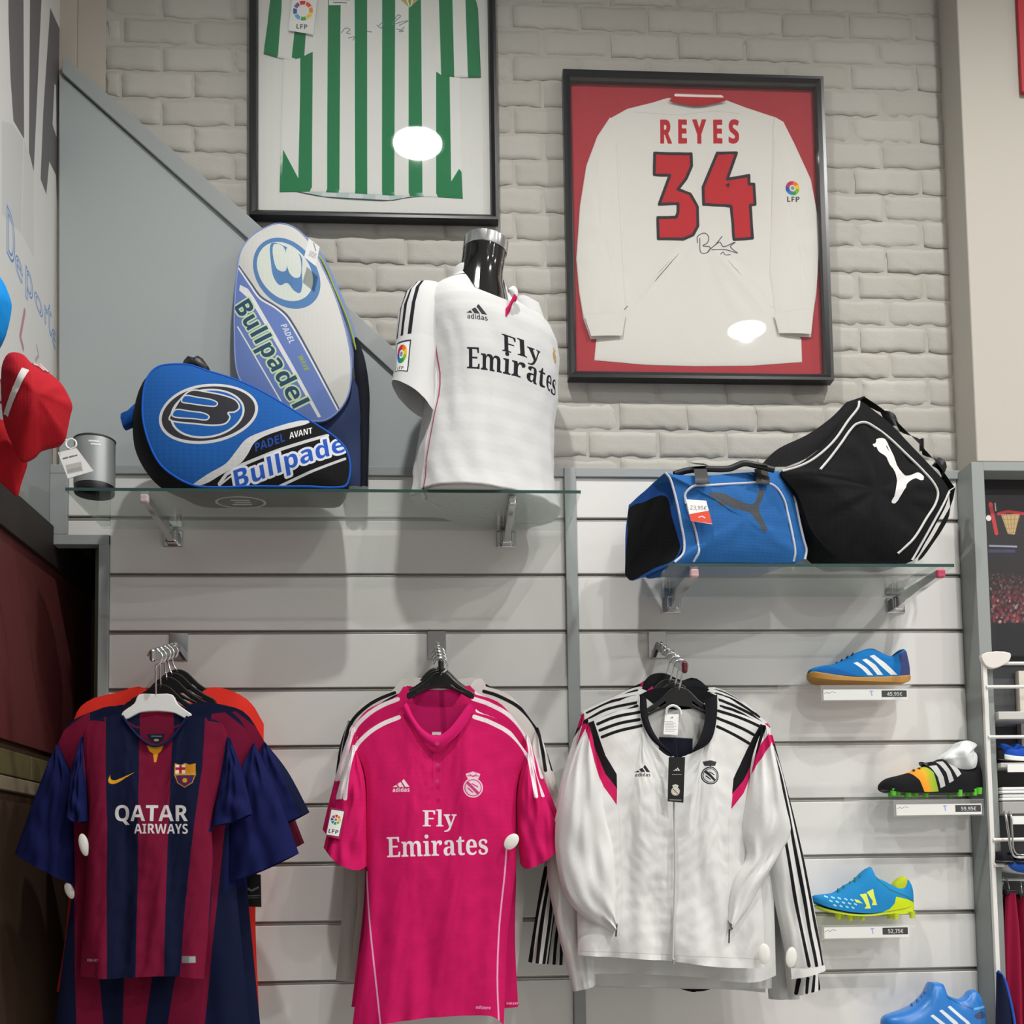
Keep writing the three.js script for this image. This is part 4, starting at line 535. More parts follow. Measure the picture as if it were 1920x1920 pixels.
// ---------------------------------------------------------------- garments on hangers
const shift = (l, dx, dy) => l.map((p) => [p[0] + dx, p[1] + dy]);
function garment(label, category, name, group, spec) {
  const t = thing(name, label, category, group), pl = Z(spec.z), D = spec.depth ?? 0.024, s0 = spec.seed ?? rr(0, 50), uv = spec.tex.userData.uv;
  const edge = (u, p = 4) => Math.pow(1 - Math.pow(Math.abs(2 * u - 1), p), 0.6), A = spec.folds ?? 0.008;
  const fold = (u, v) => A * (0.25 + 0.75 * v) * (Math.sin(u * 17 + s0 + 1.3 * noise(v * 2 + s0, u)) * 0.5 + noise(u * 5 + s0, v * 1.6) * 0.9) + 0.0022 * noise(u * 14, v * 14 + s0);
  const m = clothTex(spec.tex, { bumpMap: knit, bumpScale: 0.0005 }), B = spec.body, nu = spec.nu ?? 44, nv = spec.nv ?? 44;
  obj('body', sheet(pl, B.T, B.R, B.B, B.L, (u, v) => D * edge(u) * Math.min(1, 0.3 + v * 2.2) + edge(u, 8) * fold(u, v), nu, nv, uv), m, t);
  obj('back_panel', sheet(pl, B.Tb || B.T, B.R, B.Bb || B.B, B.L, (u, v) => -D * 0.7 * edge(u) * Math.min(1, 0.15 + v * 2.2) + 0.4 * edge(u, 8) * fold(u + 0.3, v), 24, 24, (spec.backTex || spec.tex).userData.uv), spec.backTex ? clothTex(spec.backTex) : m, t);
  for (const s of spec.sleeves || []) {
    const pz = Z(spec.z + (s.dz || 0)), sd = s.depth ?? 0.026, sf = (u, v) => edge(u, 3) * (0.5 * A + 0.003) * (noise(u * 3 + s0, v * 3 + s0) + 0.6 * Math.sin(v * 9 + u * 6 + s0) * (s.wr ?? 0.5));
    obj('sleeve', [sheet(pz, s.T, s.R, s.B, s.L, (u, v) => sd * edge(u, 3) * Math.min(1, 0.35 + v * 2) + sf(u, v), 22, 28, uv), sheet(pz, s.T, s.R, s.B, s.L, (u, v) => -sd * edge(u, 3) * Math.min(1, 0.2 + v * 2) + sf(u, v) * 0.3, 14, 16, uv)], m, t);
  }
  spec.extra?.(t, pl, m, D); return t;
}
const quad = (pl, l, zf = () => 0, uv, nu = 4, nv = 4) => sheet(pl, [l[0], l[1]], [l[1], l[2]], [l[3], l[2]], [l[0], l[3]], zf, nu, nv, uv);
const band = (pl, l, zf = () => 0, n = 24, m = 4) => { const h = l.length / 2, A = l.slice(0, h), B = l.slice(h).reverse(); return sheet(pl, A, [A[h - 1], B[h - 1]], B, [A[0], B[0]], zf, n, m); };
const seams = (pl, l, d, r = 0.0014) => tube(l.map((p) => pl(p[0], p[1], d)), r, false, l.length * 6, 5);
function securityTag(t, px, py, z, rx, ry, rot = 0) { const pl = Z(z), o = []; for (let i = 0; i < 24; i++) { const a = i / 24 * 6.283, x = rx * Math.cos(a), y = ry * Math.sin(a); o.push([px + x * Math.cos(rot) - y * Math.sin(rot), py + x * Math.sin(rot) + y * Math.cos(rot)]); } const b = padded(pl, o, [px, py], 0.004, { dome: 0.003, pow: 3 }); obj('security_tag', [b.face, b.wall(), b.back], M.plug, t).userData.label = 'white oval security tag'; }
function displayArm(label, plate, tip, ztip, knob) {      // chrome waterfall arm hooked into a slat groove
  const t = thing('display_arm', label, 'display arm', 'chrome garment arms'), c = P(plate[0], plate[1], 0.004), e = P(tip[0], tip[1], ztip);
  obj('wall_plate', box(c.x - 0.024, c.x + 0.024, c.y - 0.036, c.y + 0.036, 0.0005, 0.0055, 0.002), M.chrome, t);
  const a = V(c.x, c.y - 0.002, 0.006), g = new RoundedBoxGeometry(0.011, 0.02, a.distanceTo(e), 2, 0.003), q = new THREE.Quaternion().setFromUnitVectors(V(0, 0, 1), e.clone().sub(a).normalize());
  obj('arm', g.applyQuaternion(q).translate((a.x + e.x) / 2, (a.y + e.y) / 2, (a.z + e.z) / 2), M.steel, t);
  obj('end_knob', new THREE.CapsuleGeometry(0.0065, 0.016, 6, 14).translate(e.x, e.y + 0.002, e.z + 0.004), knob, t);
  for (let k = 1; k < 7; k++) { const p = a.clone().lerp(e, k / 7); obj('notch_ball', new THREE.SphereGeometry(0.0068, 10, 8).translate(p.x, p.y + 0.011, p.z), M.chrome, t); }
  return (z) => a.clone().lerp(e, Math.min(1, (z - a.z) / (e.z - a.z)));
}
function hanger(label, z, hub, col, arm, opt = {}) {
  const t = thing('clothes_hanger', label, 'hanger', 'hangers on the garment arms'), pl = Z(z), s = opt.s ?? 1, o = opt.out ?? [-200, 128, -195, 150, -120, 112, -60, 88, 0, 80, 60, 88, 120, 112, 195, 150, 200, 128, 150, 98, 92, 58, 45, 12, 22, 0, 0, -3, -22, 0, -45, 12, -92, 58, -150, 98];
  const pts = []; for (let i = 0; i < o.length; i += 2) pts.push([hub[0] + o[i] * s / 2.526, hub[1] + o[i + 1] * s / 2.526]);
  const hole = (sg) => [[62, 56], [110, 92], [150, 112], [140, 116], [95, 96], [60, 74]].map(([x, y]) => [hub[0] + sg * x * s / 2.526, hub[1] + y * s / 2.526]);
  obj('hanger_body', plate(pl, blob(pts, 3), 0.007, 0.002, opt.out ? [] : [hole(1), hole(-1)]), col, t);
  const h = pl(hub[0], hub[1] + (opt.in ?? 3)), c = arm(z).add(V(0, -0.004, 0)), r = 0.0165, p = [h, h.clone().lerp(V(c.x + 0.002, c.y - r - 0.008, z), 0.7)];
  for (let i = 0; i <= 10; i++) { const a = -1.35 + i / 10 * 4.3; p.push(V(c.x + r * Math.cos(a), c.y + r * Math.sin(a) * 1.05, z)); }
  obj('hook', tube(p, 0.0022, false, 60, 7), M.chrome, t); return t;
}
const blackPlastic = std('#0c0c0e', 0.3);

{ // ---- striped home shirts, left arm
  const arm = displayArm('chrome arm holding the striped blue and maroon shirts', [335, 1213], [287, 1231], 0.39, M.chrome);
  const N = '#0d1534', R = '#761033', N2 = '#10174a';
  const grp = 'blue and maroon striped football shirts';
  // front child's shirt
  const dress = (x0, y0, x1, y1, k, f) => print(x0, y0, x1, y1, k, f);
  const tex = dress(115, 1325, 485, 1850, 3, (g) => {
    g.fillStyle = N; g.fillRect(0, 1000, 900, 1000); const q = zA;
    for (const s of [[385, 440, 505, 440, 510, 700, 520, 1000, 522, 1750, 370, 1750, 395, 1400, 412, 1000, 420, 880, 385, 560], [660, 430, 822, 430, 815, 800, 802, 1100, 785, 1750, 655, 1750, 668, 1000], [975, 440, 1100, 440, 1095, 570, 1040, 770, 1003, 950, 1008, 1150, 985, 1500, 962, 1750, 855, 1750, 880, 1400, 925, 1000, 965, 700]]) fill(g, q(s), R);
    fill(g, q([1075, 560, 1200, 560, 1220, 1000, 990, 1010, 1000, 960, 1040, 770]), N2); fill(g, q([395, 560, 300, 560, 290, 990, 420, 990, 420, 900, 405, 720]), N2);
    fill(g, q([420, 455, 500, 455, 500, 490, 430, 480]), N); fill(g, q([975, 455, 1050, 465, 1050, 495, 985, 485]), N);
    swoosh(g, ...q([585, 755])[0], 47, '#e0a21f'); fill(g, q([698, 602, 778, 600, 765, 630, 752, 640, 745, 682, 735, 682, 728, 640, 712, 630]), '#d99a22'); stripedCrest(g, ...q([884, 742])[0], 41);
    words(g, 'QATAR', ...q([724, 925])[0], 41, '#d9d6d6', { sx: 1.05 }); words(g, 'AIRWAYS', ...q([775, 998])[0], 25, '#d9d6d6', { sx: 0.92 });
    words(g, 'DRI-FIT', ...q([450, 1614])[0], 7, '#b9a3ab', {}); g.fillStyle = '#7d7f86'; g.fillRect(...q([870, 1595])[0], 26, 13); g.fillStyle = '#a4a6aa'; g.fillRect(...q([905, 1597])[0], 11, 11);
  });
  const bt = dress(115, 1325, 485, 1850, 2, (g) => { g.fillStyle = N; g.fillRect(0, 1000, 900, 1000); fill(g, zA([660, 430, 822, 430, 802, 1750, 655, 1750]), R); fill(g, zA([690, 545, 780, 545, 770, 575, 740, 592, 705, 575]), '#1b2430'); line(g, zA([715, 555, 762, 556]), '#6f7888', 2); g.fillStyle = '#a9a58c'; g.beginPath(); g.ellipse(...zA([738, 574])[0], 5, 2.5, 0, 0, 7); g.fill(); line(g, zA([590, 480, 640, 512, 740, 522, 830, 512, 890, 480]), '#6a1830', 4); });
  const fr = { T: zA([392, 560, 425, 490, 500, 468, 585, 460, 625, 520, 690, 585, 740, 606, 800, 585, 855, 520, 893, 463, 985, 473, 1050, 495, 1088, 568]), Tb: zA([392, 560, 425, 490, 500, 468, 585, 458, 660, 446, 740, 442, 820, 446, 893, 460, 985, 473, 1050, 495, 1088, 568]), L: zA([392, 560, 408, 720, 420, 900, 415, 1050, 405, 1300, 392, 1500, 380, 1692]), R: zA([1088, 568, 1045, 760, 1003, 950, 1008, 1100, 1000, 1350, 985, 1500, 965, 1705]), B: zA([380, 1692, 520, 1702, 700, 1692, 850, 1692, 965, 1705]) };
  garment("front child's striped shirt with white airline lettering on a white hanger", 'football shirt', 'football_shirt', undefined, { z: 0.365, tex, backTex: bt, body: fr, depth: 0.02, folds: 0.007, sleeves: [
    { T: zA([388, 558, 396, 560]), L: zA([388, 558, 338, 720, 318, 935]), R: zA([396, 560, 410, 740, 420, 960]), B: zA([318, 935, 365, 965, 420, 960]), depth: 0.018, dz: -0.006 },
    { T: zA([1084, 564, 1092, 568]), L: zA([1084, 564, 1042, 765, 1000, 985]), R: zA([1092, 568, 1150, 730, 1196, 925]), B: zA([1000, 985, 1100, 965, 1196, 925]), depth: 0.02, dz: -0.004 }],
    extra: (t, pl) => { obj('collar', seams(pl, zA([585, 462, 625, 520, 690, 585, 740, 606, 800, 585, 855, 520, 893, 465]), 0.01, 0.003), cloth('#16204a'), t); securityTag(t, 157, 1584, 0.37, 9, 21, -0.22); } });
  hanger("small white child's hanger on the left arm", 0.365, zA([738, 362])[0], std('#e3e4e3', 0.45), arm, { in: 4, out: [-78, 2, -98, 42, -150, 80, -158, 95, -148, 112, -80, 80, -40, 74, 0, 72, 40, 74, 92, 82, 155, 112, 163, 92, 150, 82, 98, 42, 75, 2, 0, 0] });
  // larger shirts behind it
  const big = (label, z, o, k, spec = {}) => {
    const tx = print(0, 1290, 600, 1950, 1.6, (g) => { g.fillStyle = N; g.fillRect(0, 1000, 900, 1200); for (const s of [[260, 560, 430, 440, 430, 900, 505, 1990, 380, 1990, 345, 1000, 335, 720], [650, 440, 820, 440, 760, 1500, 690, 1990, 590, 1990], [1010, 400, 1215, 560, 1200, 620, 1140, 710, 1070, 1000, 970, 1990, 790, 1990, 930, 1200]]) fill(g, shift(zA(s), ...o), spec.maroon ? '#54142a' : R);
      fill(g, shift(zA([255, 590, 278, 598, 340, 750, 360, 1270, 40, 1130]), ...o), spec.maroon ? '#5a142a' : N2); fill(g, shift(zA([1200, 590, 1225, 590, 1450, 1120, 1060, 1290, 1090, 950, 1142, 705]), ...o), spec.maroon ? '#5a142a' : N2); fill(g, shift(zA([900, 390, 1110, 400, 1110, 440, 940, 460]), ...o), N); });
    const S = (l) => shift(zA(l), ...o), w = k, rc = spec.rc || 0;
    return garment(label, 'football shirt', 'football_shirt', spec.group, { z, tex: tx, depth: 0.02, folds: 0.008, nu: 32, nv: 32, body: { T: S([272, 598, 330, 500, 430, 445, 560, 415, 640, 480, 740, 520, 840, 480, 900, 405, 1010, 415, 1110, 450, 1205, 592]), Tb: S([272, 598, 330, 500, 430, 445, 560, 413, 640, 455, 740, 468, 840, 455, 900, 403, 1010, 415, 1110, 450, 1205, 592]), L: S([272, 598, 330, 730, 345, 950, 345, 1250, 300, 1600, 255, 1960]), R: S([1205, 592, 1140, 700, 1110, 900, 1120, 1260, 1150, 1600, 1185, 1960]), B: S([255, 1960, 700, 1950, 1185, 1960]) },
      sleeves: [{ T: S([268, 598, 276, 600]), L: S([268, 598, 170, 830, w, 1112]), R: S([276, 600, 335, 750, 345, 1000, 345, 1255]), B: S([w, 1112, 200, 1185, 345, 1255]), depth: 0.022 }, { T: S([1201, 590, 1209, 594]), L: S([1201, 590, 1142, 705, 1085, 950 + rc * 0.7, 1060, 1262 + rc]), R: S([1209, 594, 1310, 820 + rc * 0.5, 1416, 1112 + rc]), B: S([1060, 1262 + rc, 1240, 1195 + rc, 1416, 1114 + rc]), depth: 0.022 }], extra: spec.extra });
  };
  big('large blue and maroon striped shirt directly behind the child\'s shirt', 0.312, [0, 0], 70, { extra: (t) => securityTag(t, 130, 1670, 0.318, 8, 16, -0.4) });
  hanger('black hanger directly behind the small white one', 0.312, zA([762, 318])[0], blackPlastic, arm);
  big('striped shirt second behind the child\'s shirt, its dark sleeve showing at right', 0.245, [20, -2], 120, { rc: -190 });
  hanger('second black hanger behind the small white one', 0.245, zA([792, 282])[0], blackPlastic, arm);
  big('dark maroon sleeved shirt deep in the striped group, only a cuff showing', 0.195, [10, 4], 140, { maroon: true, rc: -60 });
  hanger('third black hanger behind the small white one', 0.195, zA([818, 262])[0], blackPlastic, arm);
  const ot = print(90, 1270, 500, 1910, 1, (g) => { g.fillStyle = '#e8362a'; g.fillRect(0, 1000, 900, 1200); });
  garment('bright orange red shirt at the back of the striped group', 'football shirt', 'football_shirt', undefined, { z: 0.13, tex: ot, depth: 0.02, nu: 30, nv: 30, body: { T: zA([350, 478, 378, 425, 440, 380, 560, 350, 680, 325, 760, 400, 840, 420, 920, 390, 990, 328, 1100, 345, 1185, 395, 1250, 500]), L: zA([350, 478, 345, 900, 310, 1500, 268, 1765]), R: zA([1250, 500, 1240, 900, 1210, 1370, 1226, 1852]), B: zA([268, 1765, 700, 1850, 1226, 1852]) },
    extra: (t) => { const ct = print(455, 1635, 495, 1705, 5, (g) => { g.fillStyle = '#0e0f10'; g.fillRect(0, 1000, 900, 1000); line(g, [[464, 1666], [472, 1670], [484, 1664]], '#6a6d6f', 4); line(g, [[460, 1680], [487, 1679]], '#606365', 2); line(g, [[462, 1684], [484, 1683]], '#55585a', 1.5); }); obj('hang_tag', quad(Z(0.2), zA([1150, 1205, 1235, 1212, 1238, 1366, 1152, 1362]), () => 0, ct.userData.uv), std('#fff', 0.35, { map: ct }), t).userData.label = 'black card tag'; } });
  hanger('rearmost black hanger on the left arm', 0.13, zA([842, 246])[0], blackPlastic, arm);
}
{ // ---- pink and white shirts, middle arm
  const arm = displayArm('chrome arm holding the pink shirts', [819, 1209], [827, 1250], 0.33, std('#141416', 0.4));
  const PK = '#cc1560';
  const stripes = (g, c, o, w) => { for (const s of [[475, 470, 400, 500, 330, 545, 270, 610, 240, 720, 225, 855], [455, 440, 380, 465, 310, 520, 250, 600, 220, 720, 203, 850], [500, 400, 380, 430, 300, 490, 230, 600, 200, 730, 188, 850], [832, 468, 900, 490, 1000, 545, 1080, 640, 1105, 740, 1120, 845], [848, 438, 930, 462, 1020, 515, 1095, 620, 1130, 730, 1155, 838], [880, 402, 960, 435, 1040, 490, 1110, 600, 1150, 720, 1180, 830]]) line(g, blob(shift(zB(s), ...o), 5, false), c, w); };
  const pink = (label, z, o, front, extra) => {
    const S = (l) => shift(zB(l), ...o);
    const tex = print(590, 1290, 1085, 1935, front ? 2.4 : 1.4, (g) => {
      g.fillStyle = PK; g.fillRect(500, 1200, 700, 900); stripes(g, '#efe6ea', o, 8.2);
      for (let y = 1300; y < 1930; y += 5) { g.globalAlpha = 0.05; g.fillStyle = y % 2 ? '#ff4a9a' : '#9a0f48'; for (let x = 600; x < 1080; x += 9) g.fillRect(x + ((y * 7) % 9), y, 5, 2); } g.globalAlpha = 1;
      if (!front) return;
      words(g, 'Fly', ...zB([667, 950])[0], 42, '#f1e7ec', { font: 'serif', sx: 0.98 }); words(g, 'Emirates', ...zB([658, 1080])[0], 52, '#f1e7ec', { font: 'serif', sx: 0.8, rot: -0.03 });
      threebar(g, ...zB([487, 790])[0], 36, '#f0e4ea'); crest(g, ...zB([825, 805])[0], 18.5, '#e9c9d6', '#c23a76');
      line(g, blob(zB([322, 1200, 335, 1400, 355, 1600, 392, 1925]), 4, false), '#eaa9c6', 3.2); line(g, blob(zB([985, 1060, 975, 1200, 950, 1450, 940, 1700, 948, 1925]), 4, false), '#eaa9c6', 3.2);
      line(g, zB([632, 560, 634, 780]), '#a90f50', 1.4); line(g, zB([680, 590, 684, 780]), '#b91258', 1); words(g, 'adizero', ...zB([873, 1838])[0], 8, '#ecb7cf', { rot: 0.05 });
    });
    const bt = print(590, 1290, 1085, 1935, 1, (g) => { g.fillStyle = '#b3125a'; g.fillRect(500, 1200, 700, 900); g.fillStyle = '#e9dfe3'; g.fillRect(...zB([632, 535])[0], 17, 6); });
    return garment(label, 'football shirt', 'football_shirt', undefined, { z, tex, backTex: bt, depth: 0.026, folds: 0.007, seed: 3.3, body: { T: S([262, 600, 330, 520, 470, 455, 512, 402, 545, 470, 590, 530, 650, 562, 705, 535, 760, 470, 808, 402, 850, 440, 960, 490, 1085, 640]), Tb: S([262, 600, 330, 520, 470, 455, 512, 404, 600, 420, 710, 422, 808, 404, 850, 440, 960, 490, 1085, 640]), L: S([262, 600, 312, 720, 322, 1000, 322, 1180, 312, 1450, 255, 1925]), R: S(front ? [1085, 640, 1040, 760, 1030, 1000, 1030, 1180, 990, 1500, 972, 1925] : [1085, 640, 1040, 760, 1030, 1000, 1035, 1300, 1030, 1600, 1045, 1925]), B: S(front ? [255, 1925, 390, 1915, 620, 1885, 800, 1876, 920, 1882, 972, 1925] : [235, 1935, 620, 1940, 1045, 1925]) },
      sleeves: [{ T: S([255, 600, 268, 602]), L: S([255, 600, 212, 720, 150, 950, 118, 1085]), R: S([268, 602, 312, 760, 322, 1000, 325, 1172]), B: S([118, 1085, 195, 1165, 290, 1192, 325, 1172]), depth: 0.03 }, { T: S([1080, 637, 1092, 641]), L: S([1080, 637, 1042, 780, 1035, 1000, 1050, 1162]), R: S([1092, 641, 1150, 800, 1215, 960, 1252, 1068]), B: S([1050, 1162, 1080, 1186, 1170, 1150, 1252, 1076]), depth: 0.03 }], extra });
  };
  pink('bright pink shirt with white airline lettering at the front of the middle arm', 0.29, [0, 0], true, (t, pl) => {
    obj('collar', band(pl, zB([512, 402, 545, 470, 590, 530, 650, 562, 705, 535, 760, 470, 808, 402, 830, 425, 792, 505, 728, 580, 655, 618, 580, 572, 530, 500, 490, 428]), (u, v) => 0.013 + 0.004 * Math.sin(Math.PI * v) + 0.01 * Math.sin(Math.PI * u), 36, 4), cloth('#d2186a'), t);
    obj('collar_back', band(Z(0.285), zB([512, 402, 600, 416, 710, 418, 808, 402, 800, 440, 710, 458, 600, 456, 525, 440]), () => 0, 18, 3), cloth('#a81252'), t);
    for (const y of [600, 700, 775]) { const c = pl(...zB([657, y])[0], 0.036); obj('button', new THREE.CylinderGeometry(0.005, 0.005, 0.002, 14).rotateX(Math.PI / 2).translate(c.x, c.y, c.z), std('#c4327a', 0.4), t); }
    const lt = print(605, 1508, 650, 1578, 6, (g) => { g.fillStyle = PK; g.fillRect(500, 1200, 700, 900); league(g, ...zB([173, 968])[0], 27, 51, 0.16, '#4a3f52', -0.05); }); const q = zB([150, 893, 220, 908, 197, 1047, 130, 1028]); obj('league_patch', quad(Z(0.322), q, (u, v) => 0.002 * Math.sin(Math.PI * u), lt.userData.uv), clothTex(lt), t);
    securityTag(t, 959, 1578, 0.325, 11.5, 16.5, 0.7);
  });
  hanger('black hanger at the front of the middle arm', 0.29, zB([672, 258])[0], blackPlastic, arm, { s: 0.78 });
  pink('second pink shirt just behind the lettered one', 0.24, [-2, -34], false, (t, pl) => { const q = zB([985, 1818, 1050, 1818, 1050, 1830, 985, 1830]); const x = print(945, 1875, 980, 1886, 6, (g) => { g.fillStyle = PK; g.fillRect(900, 1800, 200, 200); words(g, 'adizero', 963, 1881, 8, '#ecb7cf'); }); obj('hem_print', quad(Z(0.262), q, () => 0, x.userData.uv), clothTex(x), t); });
  hanger('second black hanger on the middle arm', 0.24, zB([666, 248])[0], blackPlastic, arm, { s: 0.85 });
  const white = (label, z, o) => {
    const S = (l) => shift(zB(l), ...o);
    const tex = print(590, 1230, 1085, 1910, 1.5, (g) => { g.fillStyle = '#cfcbc6'; g.fillRect(500, 1100, 700, 1000); stripes(g, '#17171a', o, 6.5); if (z > 0.15) line(g, S([232, 1245, 228, 1480, 188, 1840]), '#b86a62', 3); });
    garment(label, 'football shirt', 'football_shirt', undefined, { z, tex, depth: 0.022, nu: 30, nv: 30, body: { T: S([262, 600, 330, 520, 470, 455, 512, 402, 580, 470, 655, 520, 740, 470, 808, 402, 850, 440, 960, 490, 1085, 640]), Tb: S([262, 600, 330, 520, 470, 455, 512, 402, 655, 415, 808, 402, 850, 440, 960, 490, 1085, 640]), L: S([262, 600, 270, 800, 235, 1200, 230, 1450, 195, 1830]), R: S([1085, 640, 1040, 760, 1030, 1000, 1020, 1500, 985, 1830]), B: S([195, 1830, 600, 1855, 985, 1830]) },
      sleeves: [{ T: S([255, 600, 268, 602]), L: S([255, 600, 215, 720, 185, 950, 170, 1060]), R: S([268, 602, 312, 760, 322, 1000, 325, 1130]), B: S([170, 1060, 250, 1120, 325, 1130]) }, { T: S([1080, 637, 1092, 641]), L: S([1080, 637, 1042, 780, 1035, 1000, 1050, 1120]), R: S([1092, 641, 1140, 780, 1180, 920, 1200, 1020]), B: S([1050, 1120, 1120, 1100, 1200, 1020]) }] });
  };
  white('white shirt with black shoulder stripes behind the pink shirts', 0.18, [18, -48]); hanger('third black hanger on the middle arm', 0.18, zB([664, 240])[0], blackPlastic, arm);
  white('rearmost white shirt behind the pink shirts, red piping at its left', 0.12, [-8, -46]); hanger('rearmost black hanger on the middle arm', 0.12, zB([662, 236])[0], blackPlastic, arm);
}
{ // ---- white track jackets, right arm
  const arm = displayArm('chrome arm holding the white track jackets', [1233, 1209], [1283, 1253], 0.35, std('#5a1620', 0.4));
  const WJ = '#dcdcda', K = '#17171b', PK = '#c81c5e';
  const threeL = (g, L, w, c = K) => L.forEach((l) => line(g, blob(zC(l), 5, false), c, w));
  const frontTex = print(1030, 1290, 1490, 1830, 3, (g) => {
    g.fillStyle = WJ; g.fillRect(900, 1200, 800, 900);
    threeL(g, [[405, 500, 480, 470, 600, 445], [415, 530, 500, 500, 600, 480], [425, 562, 500, 535, 608, 510], [395, 470, 460, 440, 590, 415]], 5.6); threeL(g, [[972, 440, 1060, 465, 1180, 515], [968, 475, 1060, 510, 1140, 550], [966, 515, 1040, 548, 1118, 592], [985, 415, 1080, 440, 1190, 490]], 5.6);
    const armL = zC([355, 485, 385, 480, 410, 560, 440, 650, 490, 740, 492, 808, 440, 740, 395, 620]), armR = zC([1205, 495, 1185, 485, 1140, 560, 1100, 640, 1042, 760, 1035, 832, 1090, 770, 1150, 660]);
    fill(g, zC([350, 480, 400, 600, 440, 700, 492, 800, 490, 885, 430, 800, 385, 680, 345, 520]), PK); fill(g, zC([1225, 520, 1150, 630, 1090, 740, 1038, 820, 1030, 905, 1090, 830, 1150, 700, 1240, 560]), PK); fill(g, armL, K); fill(g, armR, K);
    threebar(g, ...zC([610, 722])[0], 32, '#2c2c30'); crest(g, ...zC([926, 748])[0], 15.5, '#d4d4d4', '#26262c'); g.strokeStyle = '#26262c'; g.lineWidth = 2; g.beginPath(); g.arc(...zC([926, 748])[0], 15.5, 0, 7); g.stroke(); fill(g, zC([900, 700, 893, 682, 926, 676, 960, 682, 952, 700]), '#3a3a40');
    line(g, zC([320, 1572, 600, 1580, 750, 1590, 1000, 1600, 1190, 1612]), '#c3c2bf', 1.4); line(g, zC([500, 900, 515, 1300, 500, 1500]), '#cfcfcc', 1); line(g, zC([1020, 930, 1010, 1300, 1000, 1520]), '#cfcfcc', 1);
    line(g, zC([487, 1445, 484, 1500]), '#4a4a4c', 3); line(g, zC([1015, 1470, 1012, 1530]), '#4a4a4c', 3);
  });
  const inner = print(1030, 1290, 1490, 1830, 1, (g) => { g.fillStyle = '#c9c9c6'; g.fillRect(900, 1200, 800, 900); fill(g, zC([700, 558, 860, 565, 860, 720, 700, 720]), '#1d2030'); });
  garment('front white track jacket with black hang tag and pink armhole trim', 'track jacket', 'track_jacket', undefined, { z: 0.31, tex: frontTex, backTex: inner, depth: 0.03, folds: 0.012, seed: 8.1, nu: 56, nv: 56,
    body: { T: zC([365, 492, 470, 450, 590, 405, 605, 360, 612, 480, 655, 580, 745, 655, 820, 650, 885, 595, 920, 480, 965, 360, 985, 420, 1100, 460, 1190, 505]), Tb: zC([365, 492, 470, 450, 590, 405, 605, 360, 700, 420, 880, 420, 965, 360, 985, 420, 1100, 460, 1190, 505]), L: zC([365, 492, 395, 700, 340, 1000, 310, 1300, 312, 1592]), R: zC([1190, 505, 1130, 700, 1160, 1100, 1190, 1400, 1195, 1655]), B: zC([312, 1592, 500, 1602, 750, 1620, 950, 1645, 1195, 1657]) },
    sleeves: [{ dz: 0.012, depth: 0.032, wr: 1.2, T: zC([360, 494, 374, 494]), L: zC([360, 494, 290, 640, 235, 820, 205, 980, 215, 1180, 260, 1330, 350, 1420, 478, 1490]), R: zC([374, 494, 405, 700, 440, 900, 485, 1100, 495, 1250, 488, 1440]), B: zC([478, 1490, 488, 1440]) },
      { dz: 0.012, depth: 0.032, wr: 1.2, T: zC([1184, 505, 1198, 508]), L: zC([1184, 505, 1130, 750, 1092, 1000, 1108, 1130, 1060, 1200, 1020, 1300, 1012, 1420]), R: zC([1198, 508, 1245, 640, 1290, 860, 1320, 1015, 1270, 1110, 1190, 1240, 1110, 1380, 1032, 1480]), B: zC([1012, 1420, 1032, 1480]) }],
    extra: (t, pl) => {
      obj('collar', band(pl, zC([600, 362, 606, 480, 650, 578, 742, 656, 738, 640, 672, 560, 640, 480, 632, 380]), (u, v) => 0.012 + 0.02 * u + 0.004 * Math.sin(Math.PI * v), 24, 4), cloth('#15151b'), t); obj('collar', band(pl, zC([966, 362, 960, 480, 925, 590, 822, 652, 868, 590, 900, 500, 908, 420, 905, 390]), (u, v) => 0.012 + 0.02 * u + 0.004 * Math.sin(Math.PI * v), 24, 4), cloth('#15151b'), t);
      obj('collar_back', band(Z(0.3), zC([602, 362, 660, 335, 780, 325, 900, 335, 964, 362, 905, 435, 850, 440, 780, 442, 700, 440, 640, 425]), () => 0, 24, 4), cloth('#101014'), t);
      obj('zip', seams(pl, zC([746, 660, 752, 900, 757, 1200, 750, 1420, 745, 1610]), 0.037, 0.0028), std('#c4c4c2', 0.4), t); { const c = pl(...zC([748, 1605])[0], 0.04); obj('zip_puller', box(c.x - 0.003, c.x + 0.003, c.y - 0.012, c.y, c.z - 0.001, c.z + 0.003, 0.001), M.steel, t); }
      const cl = print(1243, 1336, 1275, 1380, 6, (g) => { g.fillStyle = '#efefed'; g.fillRect(1000, 1200, 600, 600); threebar(g, 1259, 1346, 8, '#333', ''); for (let i = 0; i < 7; i++) line(g, [[1247, 1353 + i * 3], [1247 + 14 + (i * 5) % 9, 1353 + i * 3]], '#9a9a98', 1); });
      obj('care_label', quad(Z(0.318), zC([725, 452, 790, 452, 783, 552, 716, 548]), (u, v) => 0.003 * v, cl.userData.uv), std('#fff', 0.7, { map: cl }), t).userData.label = 'white care label';
      obj('hanging_loop', tube(zC([730, 455, 735, 425, 762, 412, 792, 428, 800, 455]).map((p) => Z(0.316)(p[0], p[1])), 0.0035, false, 24, 6), cloth('#dcdcda'), t);
      const ht = print(1250, 1415, 1287, 1507, 7, (g) => { g.fillStyle = '#0b0b0d'; g.fillRect(1000, 1200, 600, 600); threebar(g, ...zC([779, 716])[0], 15, '#cfcfcf', ''); line(g, zC([758, 738, 802, 738]), '#9a9a9a', 1.2); crest(g, ...zC([773, 818])[0], 8, '#d9d9d6', '#8d7a4a'); line(g, zC([745, 858, 800, 860]), '#8f8f8f', 1.6); });
